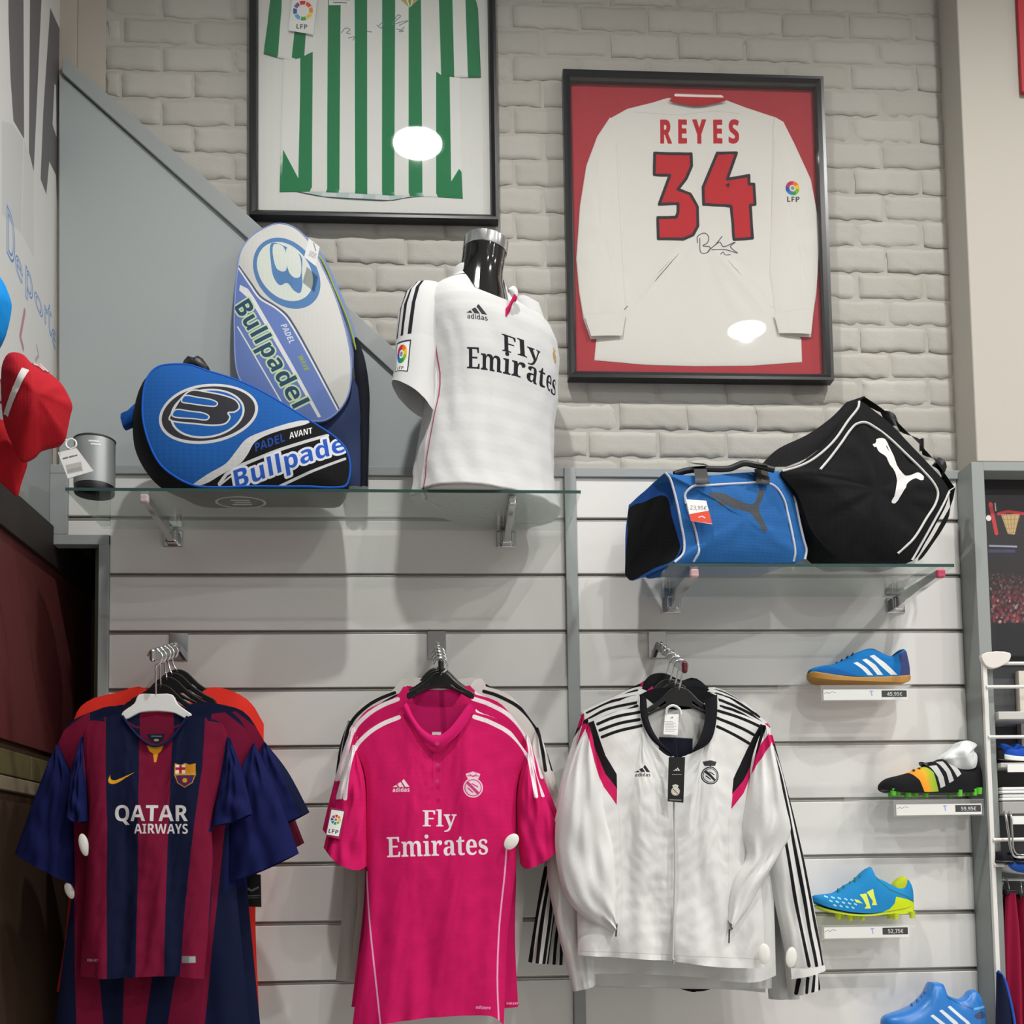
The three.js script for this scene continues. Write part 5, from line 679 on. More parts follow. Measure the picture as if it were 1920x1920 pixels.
      obj('hang_tag', quad(Z(0.362), zC([742, 655, 820, 655, 810, 872, 735, 866]), (u, v) => 0.004 * v, ht.userData.uv), std('#fff', 0.3, { map: ht }), t).userData.label = 'black hang tag with white emblems'; obj('tag_string', tube(zC([782, 660, 776, 600, 772, 560]).map((p) => Z(0.35)(p[0], p[1])), 0.0012, false, 16, 5), M.black, t);
    } });
  hanger('black hanger at the front of the right arm', 0.31, zC([790, 330])[0], blackPlastic, arm);
  const rear = (label, z, tex, body, sleeves, extra) => garment(label, 'track jacket', 'track_jacket', undefined, { z, tex, depth: 0.018, folds: 0.006, nu: 36, nv: 36, body, sleeves, extra });
  const rt = (o, stripesL) => print(985, 1270, 1555, 1930, 1.8, (g) => { g.fillStyle = WJ; g.fillRect(900, 1200, 800, 900); g.save(); g.translate(...o); threeL(g, [[365, 470, 450, 430, 610, 395], [375, 500, 470, 455, 600, 425], [355, 440, 440, 395, 610, 350], [350, 415, 440, 370, 610, 325]], 5); threeL(g, [[960, 380, 1040, 410, 1200, 490], [950, 410, 1060, 440, 1190, 520], [960, 350, 1060, 385, 1200, 465]], 5); fill(g, zC([340, 470, 360, 460, 362, 540, 300, 640, 262, 740, 300, 620]), K); fill(g, zC([300, 500, 360, 500, 362, 560, 300, 590]), PK); fill(g, zC([1170, 560, 1235, 550, 1245, 600, 1180, 620]), PK); g.restore(); threeL(g, stripesL, 6.4); });
  const sr = [[1242, 600, 1288, 760, 1338, 980, 1400, 1320, 1463, 1640], [1228, 620, 1272, 800, 1316, 1020, 1370, 1330, 1425, 1640], [1205, 640, 1235, 820, 1285, 1080, 1330, 1340, 1390, 1640]];
  rear('second white track jacket with long three striped right sleeve', 0.262, rt([0, 0], sr), { T: zC([345, 478, 450, 420, 610, 360, 700, 420, 790, 440, 880, 410, 950, 350, 1090, 420, 1225, 520]), Tb: zC([345, 478, 450, 420, 610, 360, 790, 340, 950, 350, 1090, 420, 1225, 520]), L: zC([345, 478, 270, 760, 190, 1180, 210, 1400, 290, 1700]), R: zC([1225, 520, 1230, 900, 1240, 1300, 1250, 1690]), B: zC([290, 1700, 420, 1680, 800, 1690, 1150, 1720, 1250, 1690]) },
    [{ T: zC([1190, 520, 1232, 560]), L: zC([1190, 520, 1170, 900, 1235, 1300, 1318, 1700]), R: zC([1234, 560, 1322, 880, 1412, 1270, 1480, 1655]), B: zC([1318, 1705, 1480, 1662]), depth: 0.024 }, { T: zC([340, 480, 352, 478]), L: zC([340, 480, 270, 720, 200, 960, 165, 1180, 210, 1450, 288, 1765]), R: zC([352, 478, 380, 800, 380, 1200, 395, 1735]), B: zC([288, 1765, 395, 1735]), depth: 0.024 }], (t) => { securityTag(t, ...zC([1195, 1588])[0], 0.35, 11, 19, 0); securityTag(t, ...zC([1323, 1604])[0], 0.31, 10, 19, 0.1); obj('cuff', band(Z(0.285), zC([1320, 1655, 1400, 1655, 1482, 1640, 1485, 1668, 1405, 1692, 1325, 1708]), (u) => 0.008 * Math.sin(Math.PI * u), 12, 3), cloth('#e2e2e0'), t); });
  hanger('second black hanger on the right arm', 0.262, zC([770, 310])[0], blackPlastic, arm);
  const sl = [[160, 1180, 115, 1400, 85, 1625], [178, 1200, 140, 1420, 115, 1628], [200, 1180, 175, 1420, 148, 1632]], sm = [[1455, 1690, 1450, 1760], [1420, 1690, 1412, 1762], [1385, 1700, 1380, 1765], [1345, 1705, 1335, 1770]];
  rear('third white track jacket, striped cuffs hanging below the front ones', 0.21, rt([-8, -22], [...sl, ...sm]), { T: zC([335, 450, 450, 395, 612, 335, 700, 390, 780, 400, 870, 385, 945, 335, 1090, 395, 1215, 500]), L: zC([335, 450, 300, 760, 230, 1180, 240, 1400, 350, 1730]), R: zC([1215, 500, 1210, 900, 1230, 1300, 1230, 1750]), B: zC([350, 1730, 600, 1740, 900, 1742, 1230, 1750]) },
    [{ T: zC([328, 455, 342, 450]), L: zC([328, 455, 240, 740, 150, 1180, 76, 1625]), R: zC([342, 450, 300, 800, 220, 1250, 165, 1635]), B: zC([76, 1625, 165, 1635]), depth: 0.022 }, { T: zC([1205, 505, 1222, 515]), L: zC([1205, 505, 1190, 1000, 1260, 1400, 1310, 1790]), R: zC([1222, 515, 1300, 1000, 1400, 1400, 1462, 1755]), B: zC([1310, 1800, 1445, 1790]), depth: 0.022 }]);
  hanger('third black hanger on the right arm', 0.21, zC([745, 292])[0], blackPlastic, arm);
  const s4 = [[205, 1330, 180, 1480, 160, 1630], [222, 1400, 205, 1520, 195, 1634], [238, 1440, 232, 1540, 228, 1638]];
  rear('fourth white track jacket with grey ribbed cuffs at the bottom', 0.155, rt([-14, -40], s4), { T: zC([330, 440, 450, 385, 616, 322, 700, 370, 780, 380, 870, 365, 940, 325, 1080, 385, 1200, 490]), L: zC([330, 440, 330, 760, 340, 1180, 345, 1400, 400, 1745]), R: zC([1200, 490, 1200, 900, 1215, 1300, 1200, 1770]), B: zC([400, 1745, 700, 1748, 1000, 1752, 1200, 1770]) },
    [{ T: zC([326, 445, 338, 440]), L: zC([326, 445, 270, 800, 200, 1250, 152, 1632]), R: zC([338, 440, 320, 900, 280, 1300, 245, 1640]), B: zC([152, 1632, 245, 1640]), depth: 0.02 }, { T: zC([1192, 495, 1205, 500]), L: zC([1192, 495, 1180, 1200, 1190, 1500, 1215, 1800]), R: zC([1205, 500, 1270, 1000, 1320, 1500, 1365, 1800]), B: zC([1225, 1890, 1345, 1875]), depth: 0.022 }, { T: zC([380, 1300, 420, 1300]), L: zC([380, 1300, 350, 1560, 340, 1740]), R: zC([420, 1300, 500, 1560, 535, 1730]), B: zC([365, 1828, 535, 1808]), depth: 0.022 }]);
  hanger('fourth black hanger on the right arm', 0.155, zC([722, 280])[0], blackPlastic, arm);
  const dk = print(1000, 1260, 1500, 1880, 0.6, (g) => { g.fillStyle = '#141418'; g.fillRect(900, 1200, 800, 900); fill(g, zC([600, 300, 680, 310, 680, 355, 650, 330, 620, 355]), PK); });
  rear('dark navy garment at the back of the white track jackets', 0.1, dk, { T: zC([350, 440, 480, 370, 620, 300, 680, 265, 780, 300, 860, 280, 935, 330, 1080, 390, 1180, 480]), L: zC([350, 440, 500, 1200, 760, 1740]), R: zC([1180, 480, 1050, 1200, 948, 1750]), B: zC([760, 1742, 850, 1768, 948, 1756]) }, [], (t) => { obj('collar', band(Z(0.16), zC([612, 350, 625, 300, 660, 265, 720, 258, 800, 290, 880, 295, 935, 335, 940, 380, 870, 385, 800, 380, 720, 380, 690, 380, 640, 375, 618, 372]), (u, v) => 0.01 * Math.sin(Math.PI * v), 24, 4), cloth('#111116'), t); obj('collar_lining', quad(Z(0.186), zC([640, 340, 665, 318, 678, 355, 640, 352])), cloth('#c81c5e'), t); });
}

// ---------------------------------------------------------------- football boots on acrylic ledges
// a shoe form: arched sections between a top and a bottom outline, from x0 to x1 of the picture, half width w(t)
function shoeForm(zc, top, bot, w, { n = 44, m = 18, uv = U0, ex = 0.75, k0 = 0 } = {}) {
  const at = (l, x) => { if (x <= l[0][0]) return l[0][1]; for (let i = 1; i < l.length; i++) if (x <= l[i][0]) { const f = (x - l[i - 1][0]) / (l[i][0] - l[i - 1][0] || 1); return l[i - 1][1] + (l[i][1] - l[i - 1][1]) * f; } return l[l.length - 1][1]; };
  const T = blob(top, 6, false), B = blob(bot, 6, false), pl = Z(zc), x0 = Math.max(T[0][0], B[0][0]), x1 = Math.min(T[T.length - 1][0], B[B.length - 1][0]), pos = [], uvs = [], idx = [], M2 = 2 * m;
  for (let i = 0; i <= n; i++) {
    const t = 0.5 - 0.5 * Math.cos(Math.PI * i / n), x = x0 + (x1 - x0) * t, yt = at(T, x), yb = at(B, x), e = Math.pow(Math.max(1e-4, 1 - Math.pow(Math.abs(2 * t - 1), 6)), 0.5), W = w(t) * e;
    for (let j = 0; j <= M2; j++) { const a = Math.PI * j / m, c = Math.cos(a), s = Math.sin(a), y = j <= m ? yb + (yt - yb) * Math.pow(Math.max(0, s), ex) : yb, z = W * (j <= m ? Math.sign(c) * Math.pow(Math.abs(c), 0.7) : -1 + 2 * (j - m) / m), p = pl(x, y, z); pos.push(p.x, p.y, p.z); uvs.push(...uv(x, y)); if (i < n && j < M2) { const q = i * (M2 + 1) + j; idx.push(q, q + 1, q + M2 + 1, q + 1, q + M2 + 2, q + M2 + 1); } }
  }
  return geom(pos, uvs, idx);
}
function ledge(label, x0, x1, py, lx0, lx1, ly0, ly1, price) {
  const t = thing('shoe_ledge', label, 'shoe shelf'), y = P((x0 + x1) / 2, py, 0.115).y, X0 = P(x0, py, 0.115).x, X1 = P(x1, py, 0.115).x;
  obj('tray', [box(X0, X1, y - 0.003, y, 0.004, 0.116, 0), box(X0, X1, y, y + 0.025, 0.003, 0.006, 0)], M.acrylic, t);
  const a = P(lx0, ly0, 0.118), b = P(lx1, ly1, 0.118); obj('label_holder', [box(a.x - 0.006, b.x + 0.006, b.y - 0.003, Math.max(a.y + 0.002, y - 0.001), 0.1165, 0.1175, 0)], M.acrylic, t);
  const tx = canvasTex(640, Math.round(640 * (a.y - b.y) / (b.x - a.x)), (g, w, h) => { g.fillStyle = '#e6e5e2'; g.fillRect(0, 0, w, h); g.fillStyle = '#3a3a3c'; g.fillRect(w * 0.69, h * 0.12, w * 0.3, h * 0.62); words(g, price, w * 0.845, h * 0.45, h * 0.5, '#c9c9c8', { sx: 0.95 }); line(g, [[w * 0.565, h * 0.15], [w * 0.575, h * 0.6]], '#8fa0dc', 8); line(g, [[w * 0.55, h * 0.2], [w * 0.59, h * 0.18]], '#8fa0dc', 6); line(g, blob([[w * 0.01, h * 0.4], [w * 0.05, h * 0.25], [w * 0.06, h * 0.38], [w * 0.1, h * 0.22], [w * 0.14, h * 0.3]], 4, false), '#7f8f98', 4); });
  obj('price_label', box(a.x, b.x, b.y, a.y, 0.1178, 0.1186, 0), std('#ffffff', 0.5, { map: tx }), t); return y;
}
const laces = (t, pl, l, r, c) => { const p = zH(l); for (let i = 0; i < p.length; i += 2) obj('lace', tube([pl(p[i][0], p[i][1], 0.022), pl((p[i][0] + p[i + 1][0]) / 2, (p[i][1] + p[i + 1][1]) / 2 - 1.5, 0.012), pl(p[i + 1][0], p[i + 1][1], -0.008)], r, false, 10, 6), c, t); };
const W0 = (a, b) => (t) => a * (0.82 + 0.35 * Math.sin(Math.PI * Math.min(1, t * 1.3 + 0.1)) * (t < 0.7 ? 1 : 0.6)) * (b || 1);
{ // blue trainer with gum sole
  ledge('clear acrylic ledge under the blue gum soled trainer', 1482, 1710, 1284.5, 1543.5, 1702, 1293, 1312, '45,95€');
  const t = thing('football_shoe', 'blue indoor football shoe with tan gum sole and three white stripes', 'shoe'), z = 0.055;
  const tex = print(1505, 1205, 1715, 1290, 6, (g) => { g.fillStyle = '#1b71b8'; g.fillRect(1400, 1100, 400, 300); fill(g, zH([950, 250, 1100, 150, 1100, 460, 950, 430, 965, 350]), '#3d4676'); fill(g, zH([160, 395, 300, 345, 420, 400, 560, 445, 300, 470, 160, 460]), '#1a62ac'); for (const s of [[525, 330, 560, 320, 640, 370, 705, 438, 655, 438, 600, 385], [605, 300, 645, 288, 730, 345, 800, 430, 745, 432, 690, 370], [678, 262, 722, 250, 820, 320, 930, 428, 870, 430, 780, 350]]) fill(g, zH(s), '#e4e4e4'); line(g, zH([720, 185, 800, 215, 910, 245, 1010, 190]), '#2b3a72', 2); });
  obj('upper', shoeForm(z, zH([165, 395, 180, 365, 250, 340, 380, 320, 480, 275, 580, 220, 680, 182, 740, 178, 800, 205, 860, 235, 915, 245, 960, 205, 1000, 182, 1030, 182, 1050, 240, 1072, 330, 1080, 410]), zH([165, 420, 300, 430, 560, 450, 800, 448, 1080, 425]), W0(0.04), { uv: tex.userData.uv }), clothTex(tex, { bumpMap: knit, bumpScale: 0.0004 }), t);
  obj('sole', shoeForm(z, zH([160, 405, 185, 385, 260, 400, 400, 430, 560, 446, 700, 440, 900, 425, 1080, 415, 1085, 422]), zH([160, 425, 200, 450, 300, 478, 500, 490, 800, 492, 1040, 484, 1085, 440]), W0(0.0435), { ex: 0.3 }), std('#b07f35', 0.6), t);
  laces(t, Z(z), [395, 325, 430, 300, 440, 300, 480, 272, 490, 275, 530, 245, 535, 250, 580, 215], 0.0022, cloth('#1c2f66'));
}
{ // black boot with orange and green band
  ledge('clear acrylic ledge under the black boot with green studs', 1612, 1845, 1499, 1680, 1841, 1508.5, 1527, '59,95€');
  const t = thing('football_shoe', 'black football boot with orange to lime band and bright green studs', 'shoe'), z = 0.058;
  const tex = print(1640, 1405, 1850, 1500, 6, (g) => { g.fillStyle = '#17171a'; g.fillRect(1500, 1300, 500, 400); const gr = g.createLinearGradient(...zH([1070, 1380])[0], ...zH([1270, 1340])[0]); gr.addColorStop(0, '#f08a2c'); gr.addColorStop(0.45, '#f0a02e'); gr.addColorStop(0.7, '#a8b436'); gr.addColorStop(1, '#7fb238'); fill(g, zH([1040, 1290, 1190, 1240, 1240, 1300, 1280, 1470, 1150, 1480, 1110, 1370]), gr); for (const s of [[1215, 1240, 1280, 1232, 1330, 1340, 1345, 1420, 1300, 1440, 1275, 1340], [1290, 1200, 1345, 1195, 1400, 1280, 1430, 1370, 1385, 1395, 1360, 1300], [1385, 1195, 1420, 1190, 1480, 1250, 1505, 1310, 1465, 1340, 1430, 1270]]) fill(g, zH(s), '#bcbcbc'); });
  obj('upper', shoeForm(z, zH([802, 1420, 815, 1390, 870, 1345, 960, 1320, 1050, 1295, 1160, 1250, 1200, 1235, 1172, 1195, 1230, 1200, 1300, 1190, 1350, 1165, 1380, 1175, 1450, 1215, 1540, 1258, 1640, 1258, 1700, 1240, 1725, 1290, 1730, 1400].filter((_, i, a) => !(a[i - (i % 2)] === 1172))), zH([802, 1425, 860, 1455, 1000, 1470, 1200, 1475, 1450, 1470, 1650, 1462, 1730, 1430]), W0(0.04), { uv: tex.userData.uv }), clothTex(tex), t);
  obj('tongue', shoeForm(z + 0.002, zH([1172, 1193, 1195, 1196, 1240, 1205, 1300, 1200]), zH([1172, 1200, 1200, 1225, 1250, 1250, 1300, 1240]), () => 0.016, { n: 12, m: 8 }), M.black, t);
  obj('sole', shoeForm(z, zH([830, 1440, 1000, 1462, 1300, 1468, 1600, 1460, 1725, 1430]), zH([830, 1450, 1000, 1478, 1300, 1482, 1600, 1475, 1725, 1445]), W0(0.037), { ex: 0.3 }), std('#3a3f30', 0.5), t);
  for (const [x, y, dz] of [[900, 1475, 0.028], [950, 1480, 0.02], [1030, 1490, 0.03], [1100, 1490, 0.024], [1190, 1492, 0.026], [1490, 1485, 0.026], [1630, 1475, 0.022], [1665, 1465, 0.026], [940, 1478, -0.02], [1090, 1488, -0.024], [1480, 1482, -0.022], [1640, 1470, -0.02]]) { const c = Z(z)(...zH([x, y])[0], dz); obj('stud', new THREE.CylinderGeometry(0.0085, 0.0065, 0.017, 12).translate(c.x, c.y + 0.001, c.z), std('#62c832', 0.4), t); }
  const lc = Z(z); laces(t, lc, [1090, 1285, 1120, 1268, 1140, 1270, 1165, 1255], 0.0025, M.black);
  const w = thing('paper_wad', 'crumpled white paper stuffed in the opening of the black boot', 'paper'); const o1 = blob(zH([1390, 1170, 1430, 1120, 1520, 1060, 1560, 1010, 1600, 1000, 1690, 1040, 1660, 1090, 1690, 1130, 1680, 1235, 1640, 1258, 1540, 1255, 1450, 1210]), 4), b = padded(Z(0.075), o1, zH([1550, 1150])[0], 0.05, { dome: 0.014, wave: 0.012, bulge: 0.02 });
  obj('sheet', [b.face, b.wall(), b.back], std('#e2e5e6', 0.7), w);
}
{ // blue and yellow boot
  ledge('clear acrylic ledge under the blue and yellow boot', 1534, 1716, 1733, 1545, 1704, 1739, 1757, '52,75€');
  const q = zI, t = thing('football_shoe', 'bright blue football boot with neon yellow heel and studs', 'shoe'), z = 0.055, Y = '#c9d91f';
  const tex = print(1518, 1620, 1718, 1725, 6, (g) => { g.fillStyle = '#2382bd'; g.fillRect(1400, 1500, 500, 400); fill(g, q([920, 580, 1010, 600, 1110, 635, 1125, 760, 700, 760, 860, 690, 905, 640]), Y); for (const s of [[580, 560, 640, 550, 655, 600, 680, 685, 620, 685, 640, 660, 610, 600], [645, 540, 705, 510, 715, 570, 740, 655, 690, 655, 700, 620], [530, 600, 570, 610, 605, 640, 545, 630]]) fill(g, q(s), '#dfe95a'); for (let i = 0; i < 14; i++) { g.fillStyle = '#9fd4ea'; g.save(); g.translate(...q([300 + (i % 5) * 52 + Math.floor(i / 5) * 30, 580 + Math.floor(i / 5) * 38 + (i % 5) * 7])[0]); g.rotate(0.5); g.fillRect(-3, -1.4, 6, 2.8); g.restore(); } line(g, q([760, 420, 870, 520, 1010, 575, 1100, 630]), '#2a6a5a', 2); });
  obj('upper', shoeForm(z, q([205, 600, 215, 575, 300, 560, 400, 545, 500, 480, 600, 420, 640, 370, 720, 315, 745, 320, 748, 370, 780, 410, 850, 440, 920, 480, 980, 500, 1020, 490, 1050, 440, 1062, 425, 1085, 460, 1108, 520, 1112, 630]), q([205, 620, 300, 670, 500, 715, 700, 725, 900, 700, 1112, 660]), W0(0.039), { uv: tex.userData.uv }), clothTex(tex), t);
  obj('lining', shoeForm(z - 0.006, q([918, 478, 950, 440, 1000, 402, 1040, 405, 1052, 440]), q([918, 490, 960, 520, 1000, 520, 1052, 470]), () => 0.02, { n: 16, m: 8 }), cloth('#b3bf2a'), t);
  obj('sole', shoeForm(z, q([225, 655, 300, 680, 500, 722, 700, 725, 850, 690, 940, 660, 1020, 650, 1118, 640]), q([225, 665, 300, 705, 500, 745, 700, 750, 850, 735, 1000, 735, 1118, 700]), W0(0.037), { ex: 0.35 }), std(Y, 0.45), t);
  for (const [x, y, dz] of [[410, 752, 0.026], [510, 765, 0.028], [620, 762, 0.028], [920, 755, 0.026], [1070, 742, 0.024], [500, 760, -0.022], [610, 760, -0.022], [930, 752, -0.02]]) { const c = Z(z)(...q([x, y])[0], dz); obj('stud', new THREE.CylinderGeometry(0.0085, 0.006, 0.017, 10).translate(c.x, c.y, c.z), std(Y, 0.45), t); }
  const l = q([400, 550, 450, 520, 450, 530, 500, 490, 500, 505, 560, 455, 545, 475, 600, 420, 590, 440, 650, 385, 640, 400, 700, 360]); for (let i = 0; i < l.length; i += 2) obj('lace', tube([Z(z)(l[i][0] + 4, l[i][1] + 7, 0.026), Z(z)((l[i][0] + l[i + 1][0]) / 2, (l[i][1] + l[i + 1][1]) / 2 - 1, 0.014), Z(z)(l[i + 1][0], l[i + 1][1] - 1, -0.01)], 0.0026, false, 10, 6), cloth('#1f6a52'), t);
}
{ // large blue boot at the bottom
  const q = zI, t = thing('football_shoe', 'shiny blue football boot cut off at the bottom edge beneath the neon one', 'shoe'), z = 0.075;
  const tex = print(1645, 1830, 1855, 1960, 5, (g) => { g.fillStyle = '#1f74c4'; g.fillRect(1400, 1500, 800, 800); for (const s of [[1200, 1635, 1225, 1622, 1365, 1728, 1420, 1790, 1380, 1790, 1310, 1728], [1280, 1590, 1310, 1580, 1450, 1690, 1540, 1800, 1500, 1800, 1415, 1710], [1365, 1560, 1395, 1548, 1560, 1690, 1640, 1800, 1600, 1800, 1530, 1700]]) fill(g, q(s), '#dfe6ef'); line(g, q([1370, 1470, 1500, 1540, 1600, 1580]), '#164f92', 2.5); fill(g, blob(q([1610, 1640, 1690, 1600, 1730, 1650, 1640, 1670]), 4), '#3d4a70'); line(g, q([1620, 1580, 1740, 1560]), '#6fb2e6', 4); });
  obj('upper', shoeForm(z, q([825, 1700, 850, 1660, 920, 1630, 1040, 1590, 1130, 1540, 1190, 1480, 1235, 1420, 1258, 1350, 1300, 1350, 1350, 1352, 1382, 1380, 1385, 1440, 1450, 1480, 1520, 1500, 1570, 1480, 1610, 1430, 1650, 1415, 1690, 1440, 1730, 1520, 1760, 1640, 1768, 1760]), q([825, 1730, 900, 1790, 1100, 1830, 1400, 1850, 1768, 1820]), W0(0.043), { uv: tex.userData.uv }), phys('#ffffff', 0.35, { map: tex, clearcoat: 0.4 }), t);
  obj('sole', shoeForm(z, q([835, 1760, 1100, 1810, 1400, 1830, 1770, 1800]), q([835, 1775, 1100, 1840, 1400, 1865, 1770, 1830]), W0(0.042), { ex: 0.4 }), std('#2b2f36', 0.5), t);
  const l = q([1040, 1590, 1100, 1545, 1090, 1570, 1150, 1510, 1130, 1545, 1190, 1475, 1160, 1510, 1215, 1440]); for (let i = 0; i < l.length; i += 2) obj('lace', tube([Z(z)(l[i][0] + 8, l[i][1] + 9, 0.026), Z(z)(l[i + 1][0], l[i + 1][1], 0.0)], 0.0028, false, 10, 6), cloth('#1a5fae'), t);
  ledge('clear acrylic ledge at the bottom edge under the shiny blue boot', 1640, 1850, 1952, 1690, 1845, 1958, 1978, '64,95€');
}

// ---------------------------------------------------------------- next bay at the right edge
{
  const zp = 0.02, poster = print(1840, 876, 1960, 1232, 5, (g) => {
    g.fillStyle = '#1e1a1e'; g.fillRect(1800, 800, 300, 600); const q = zoom(1760, 840, 3.5556); let s = 11; const rn = () => (s = (s * 16807) % 2147483647) / 2147483647;
    for (let i = 0; i < 900; i++) { const y = 1075 + rn() * 92, x = 1848 + rn() * 110, k = (y - 1060) / 110, c = rn(); g.globalAlpha = 0.55 * k + 0.15; g.fillStyle = c < 0.45 ? '#5a2a30' : c < 0.7 ? '#a23038' : c < 0.85 ? '#b9a9a6' : '#3a2c34'; g.beginPath(); g.ellipse(x, y, 1.2 + 1.6 * k, 1.6 + 2 * k, 0.5, 0, 7); g.fill(); }
    g.globalAlpha = 1; g.fillStyle = '#c03038'; g.fillRect(1800, 1155, 0, 0); line(g, q([320, 655, 520, 660]), '#8e93a8', 3.5); line(g, q([320, 690, 500, 690]), '#3a3a5a', 6);
    line(g, q([340, 375, 355, 460, 375, 570]), '#c02f36', 8); g.fillStyle = '#d24a50'; g.beginPath(); g.arc(...q([342, 380])[0], 4.5, 0, 7); g.fill(); line(g, q([375, 370, 378, 420]), '#c9b9b6', 2.5); g.fillStyle = '#e8dcd8'; g.beginPath(); g.arc(...q([322, 470])[0], 5.5, 0, 7); g.fill();
    fill(g, q([415, 445, 560, 440, 510, 580, 460, 575]), '#b59a6a'); for (let i = 0; i < 5; i++) { line(g, q([425 + i * 32, 446, 465 + i * 12, 575]), '#7a5a3a', 0.8); line(g, q([415 + i * 11, 450 + i * 30, 560 - i * 12, 446 + i * 30]), '#8a6a44', 0.8); } line(g, q([395, 440, 470, 425, 590, 438]), '#d22f42', 5.5);
    fill(g, q([330, 1170, 620, 1170, 620, 1400, 330, 1400]), '#17161b');
  });
  poster.wrapS = THREE.MirroredRepeatWrapping;
  const a = P(1843, 882, zp), b = P(1930, 1229, zp), x0 = pxr - 0.001; const t = thing('wall_poster', 'dark basketball arena poster with hoop and crowd', 'poster');
  obj('print', geom([a.x, a.y, zp, b.x + 0.25, a.y, zp, a.x, b.y, zp, b.x + 0.25, b.y, zp], [[1843, 882], [1930 + 0.25 * 730, 882], [1843, 1229], [1930 + 0.25 * 730, 1229]].flatMap((p) => poster.userData.uv(...p)), [0, 2, 1, 1, 2, 3]), std('#fff', 0.5, { map: poster }), t);
  obj('board', box(a.x, b.x + 0.25, b.y, a.y, zp - 0.025, zp - 0.001, 0.001), M.darkgrey, t);
}
{ // white wire rack and what it carries
  const z = 0.1, W = (px, py, zz = z) => P(px, py, zz), xr = W(2020, 1300).x;
  const t = thing('wire_rack', 'white metal rack with round rails at the right edge', 'rack');
  const u0 = W(1846, 1230), u1 = W(1858, 1930); obj('upright', box(u0.x - 0.006, u0.x + 0.006, u1.y, u0.y, z - 0.012, z, 0.002), M.whitewire, t);
  obj('end_bracket', plate(Z(z + 0.006), blob(z1([1842, 1228, 1893, 1226, 1891, 1238, 1880, 1246, 1862, 1252, 1848, 1246]), 4), 0.012, 0.002), std('#e2dcd6', 0.3), t);
  for (const [py, r] of [[1244, 0.0045], [1288, 0.0045], [1382, 0.0045], [1575, 0.005], [1622, 0.0055]]) { const p = W(1850, py); obj('rail', rod(V(py === 1244 ? W(1880, py).x : u0.x, p.y, z), V(xr, p.y, z), r), M.whitewire, t); }
  const sh = (n, p0, p1, m) => obj(n, box(pxr + 0.002, xr, W(1880, p1).y, W(1880, p0).y, 0.0, z, 0.002), m, t);
  sh('shelf', 1334, 1349, std('#c9c6c2', 0.4)); sh('shelf', 1430, 1439, std('#bdbab6', 0.4)); sh('shelf', 1503, 1526, std('#a9a7a4', 0.5));
  const ps = std('#d6cfc2', 0.6); obj('back_strip', box(W(1911, 1300, 0.01).x, W(1935, 1300, 0.01).x, W(1911, 1400, 0.01).y, W(1911, 1258, 0.01).y, -0.01, 0.012, 0.001), ps, t);
  const q = zoom(1820, 1200, 8), s = thing('sports_shoe', 'blue sports shoe with white sole on the white wire rack', 'shoe'), tz = z - 0.042;
  obj('upper', shoeForm(tz, q([388, 1720, 400, 1620, 420, 1560, 470, 1560, 540, 1590, 620, 1620, 660, 1560, 720, 1600, 800, 1660, 1100, 1640, 1150, 1760]), q([388, 1740, 600, 1770, 1150, 1780]), () => 0.038), cloth('#1f4fb0'), s);
  obj('sole', shoeForm(tz, q([380, 1735, 420, 1715, 600, 1740, 1160, 1760]), q([380, 1760, 430, 1800, 600, 1830, 1160, 1832]), () => 0.04, { ex: 0.35 }), std('#e4e4e2', 0.5), s);
  const d = thing('sports_shoe', 'dark sports shoe seen toe first beside the blue one on the rack', 'shoe'); obj('upper', shoeForm(tz - 0.015, q([255, 1780, 265, 1640, 310, 1580, 380, 1620, 395, 1790]), q([255, 1800, 330, 1825, 395, 1800]), () => 0.05, { n: 20 }), cloth('#15151b'), d);
  obj('sole', shoeForm(tz - 0.015, q([252, 1800, 330, 1808, 398, 1800]), q([252, 1815, 330, 1832, 398, 1815]), () => 0.052, { n: 12, ex: 0.4 }), M.black, d);
  const lb = (px0, py0, px1, py1, l) => { const A = W(px0, py0, z + 0.006), B = W(px1, py1, z + 0.006); tag(obj('price_card', box(A.x, B.x, B.y, A.y, z + 0.001, z + 0.003, 0.0005), M.paper), l, 'price card'); };
  lb(1890, 1433, 1950, 1447, 'white price card below the blue sports shoe on the rack'); lb(1897, 1530, 1950, 1545, 'white price card under the stacked white sheets on the rack');
  for (let i = 0; i < 4; i++) { const y0 = W(1880, 1501 - i * 6.6).y, y1 = W(1880, 1495.5 - i * 6.6).y; const o = obj('folded_sheet', box(pxr + 0.003 + (i % 2) * 0.003, xr, y0, y1, 0.01 + 0.004 * (i % 3), z - 0.002 - 0.003 * (i % 2), 0.0025), M.paper); tag(o, ['bottom', 'second lowest', 'third lowest', 'topmost'][i] + ' white flat box in the stack on the rack', 'box', 'white flat boxes on the rack'); }
  const hk = thing('prong_hook', 'bent chrome prong hook hanging in front of the rack', 'hook'); obj('prong', tube([W(1884, 1521, z), W(1886, 1528, z + 0.02), W(1891, 1562, z + 0.03), W(1897, 1598, z + 0.035), W(1903, 1606, z + 0.036), W(1940, 1607, z + 0.036)], 0.0032, false, 50, 8), M.chrome, hk); obj('prong', tube([W(1893, 1521, z), W(1896, 1530, z + 0.02), W(1898, 1562, z + 0.022), W(1901, 1594, z + 0.024), W(1908, 1602, z + 0.024), W(1940, 1602, z + 0.024)], 0.0026, false, 50, 8), M.chrome, hk);
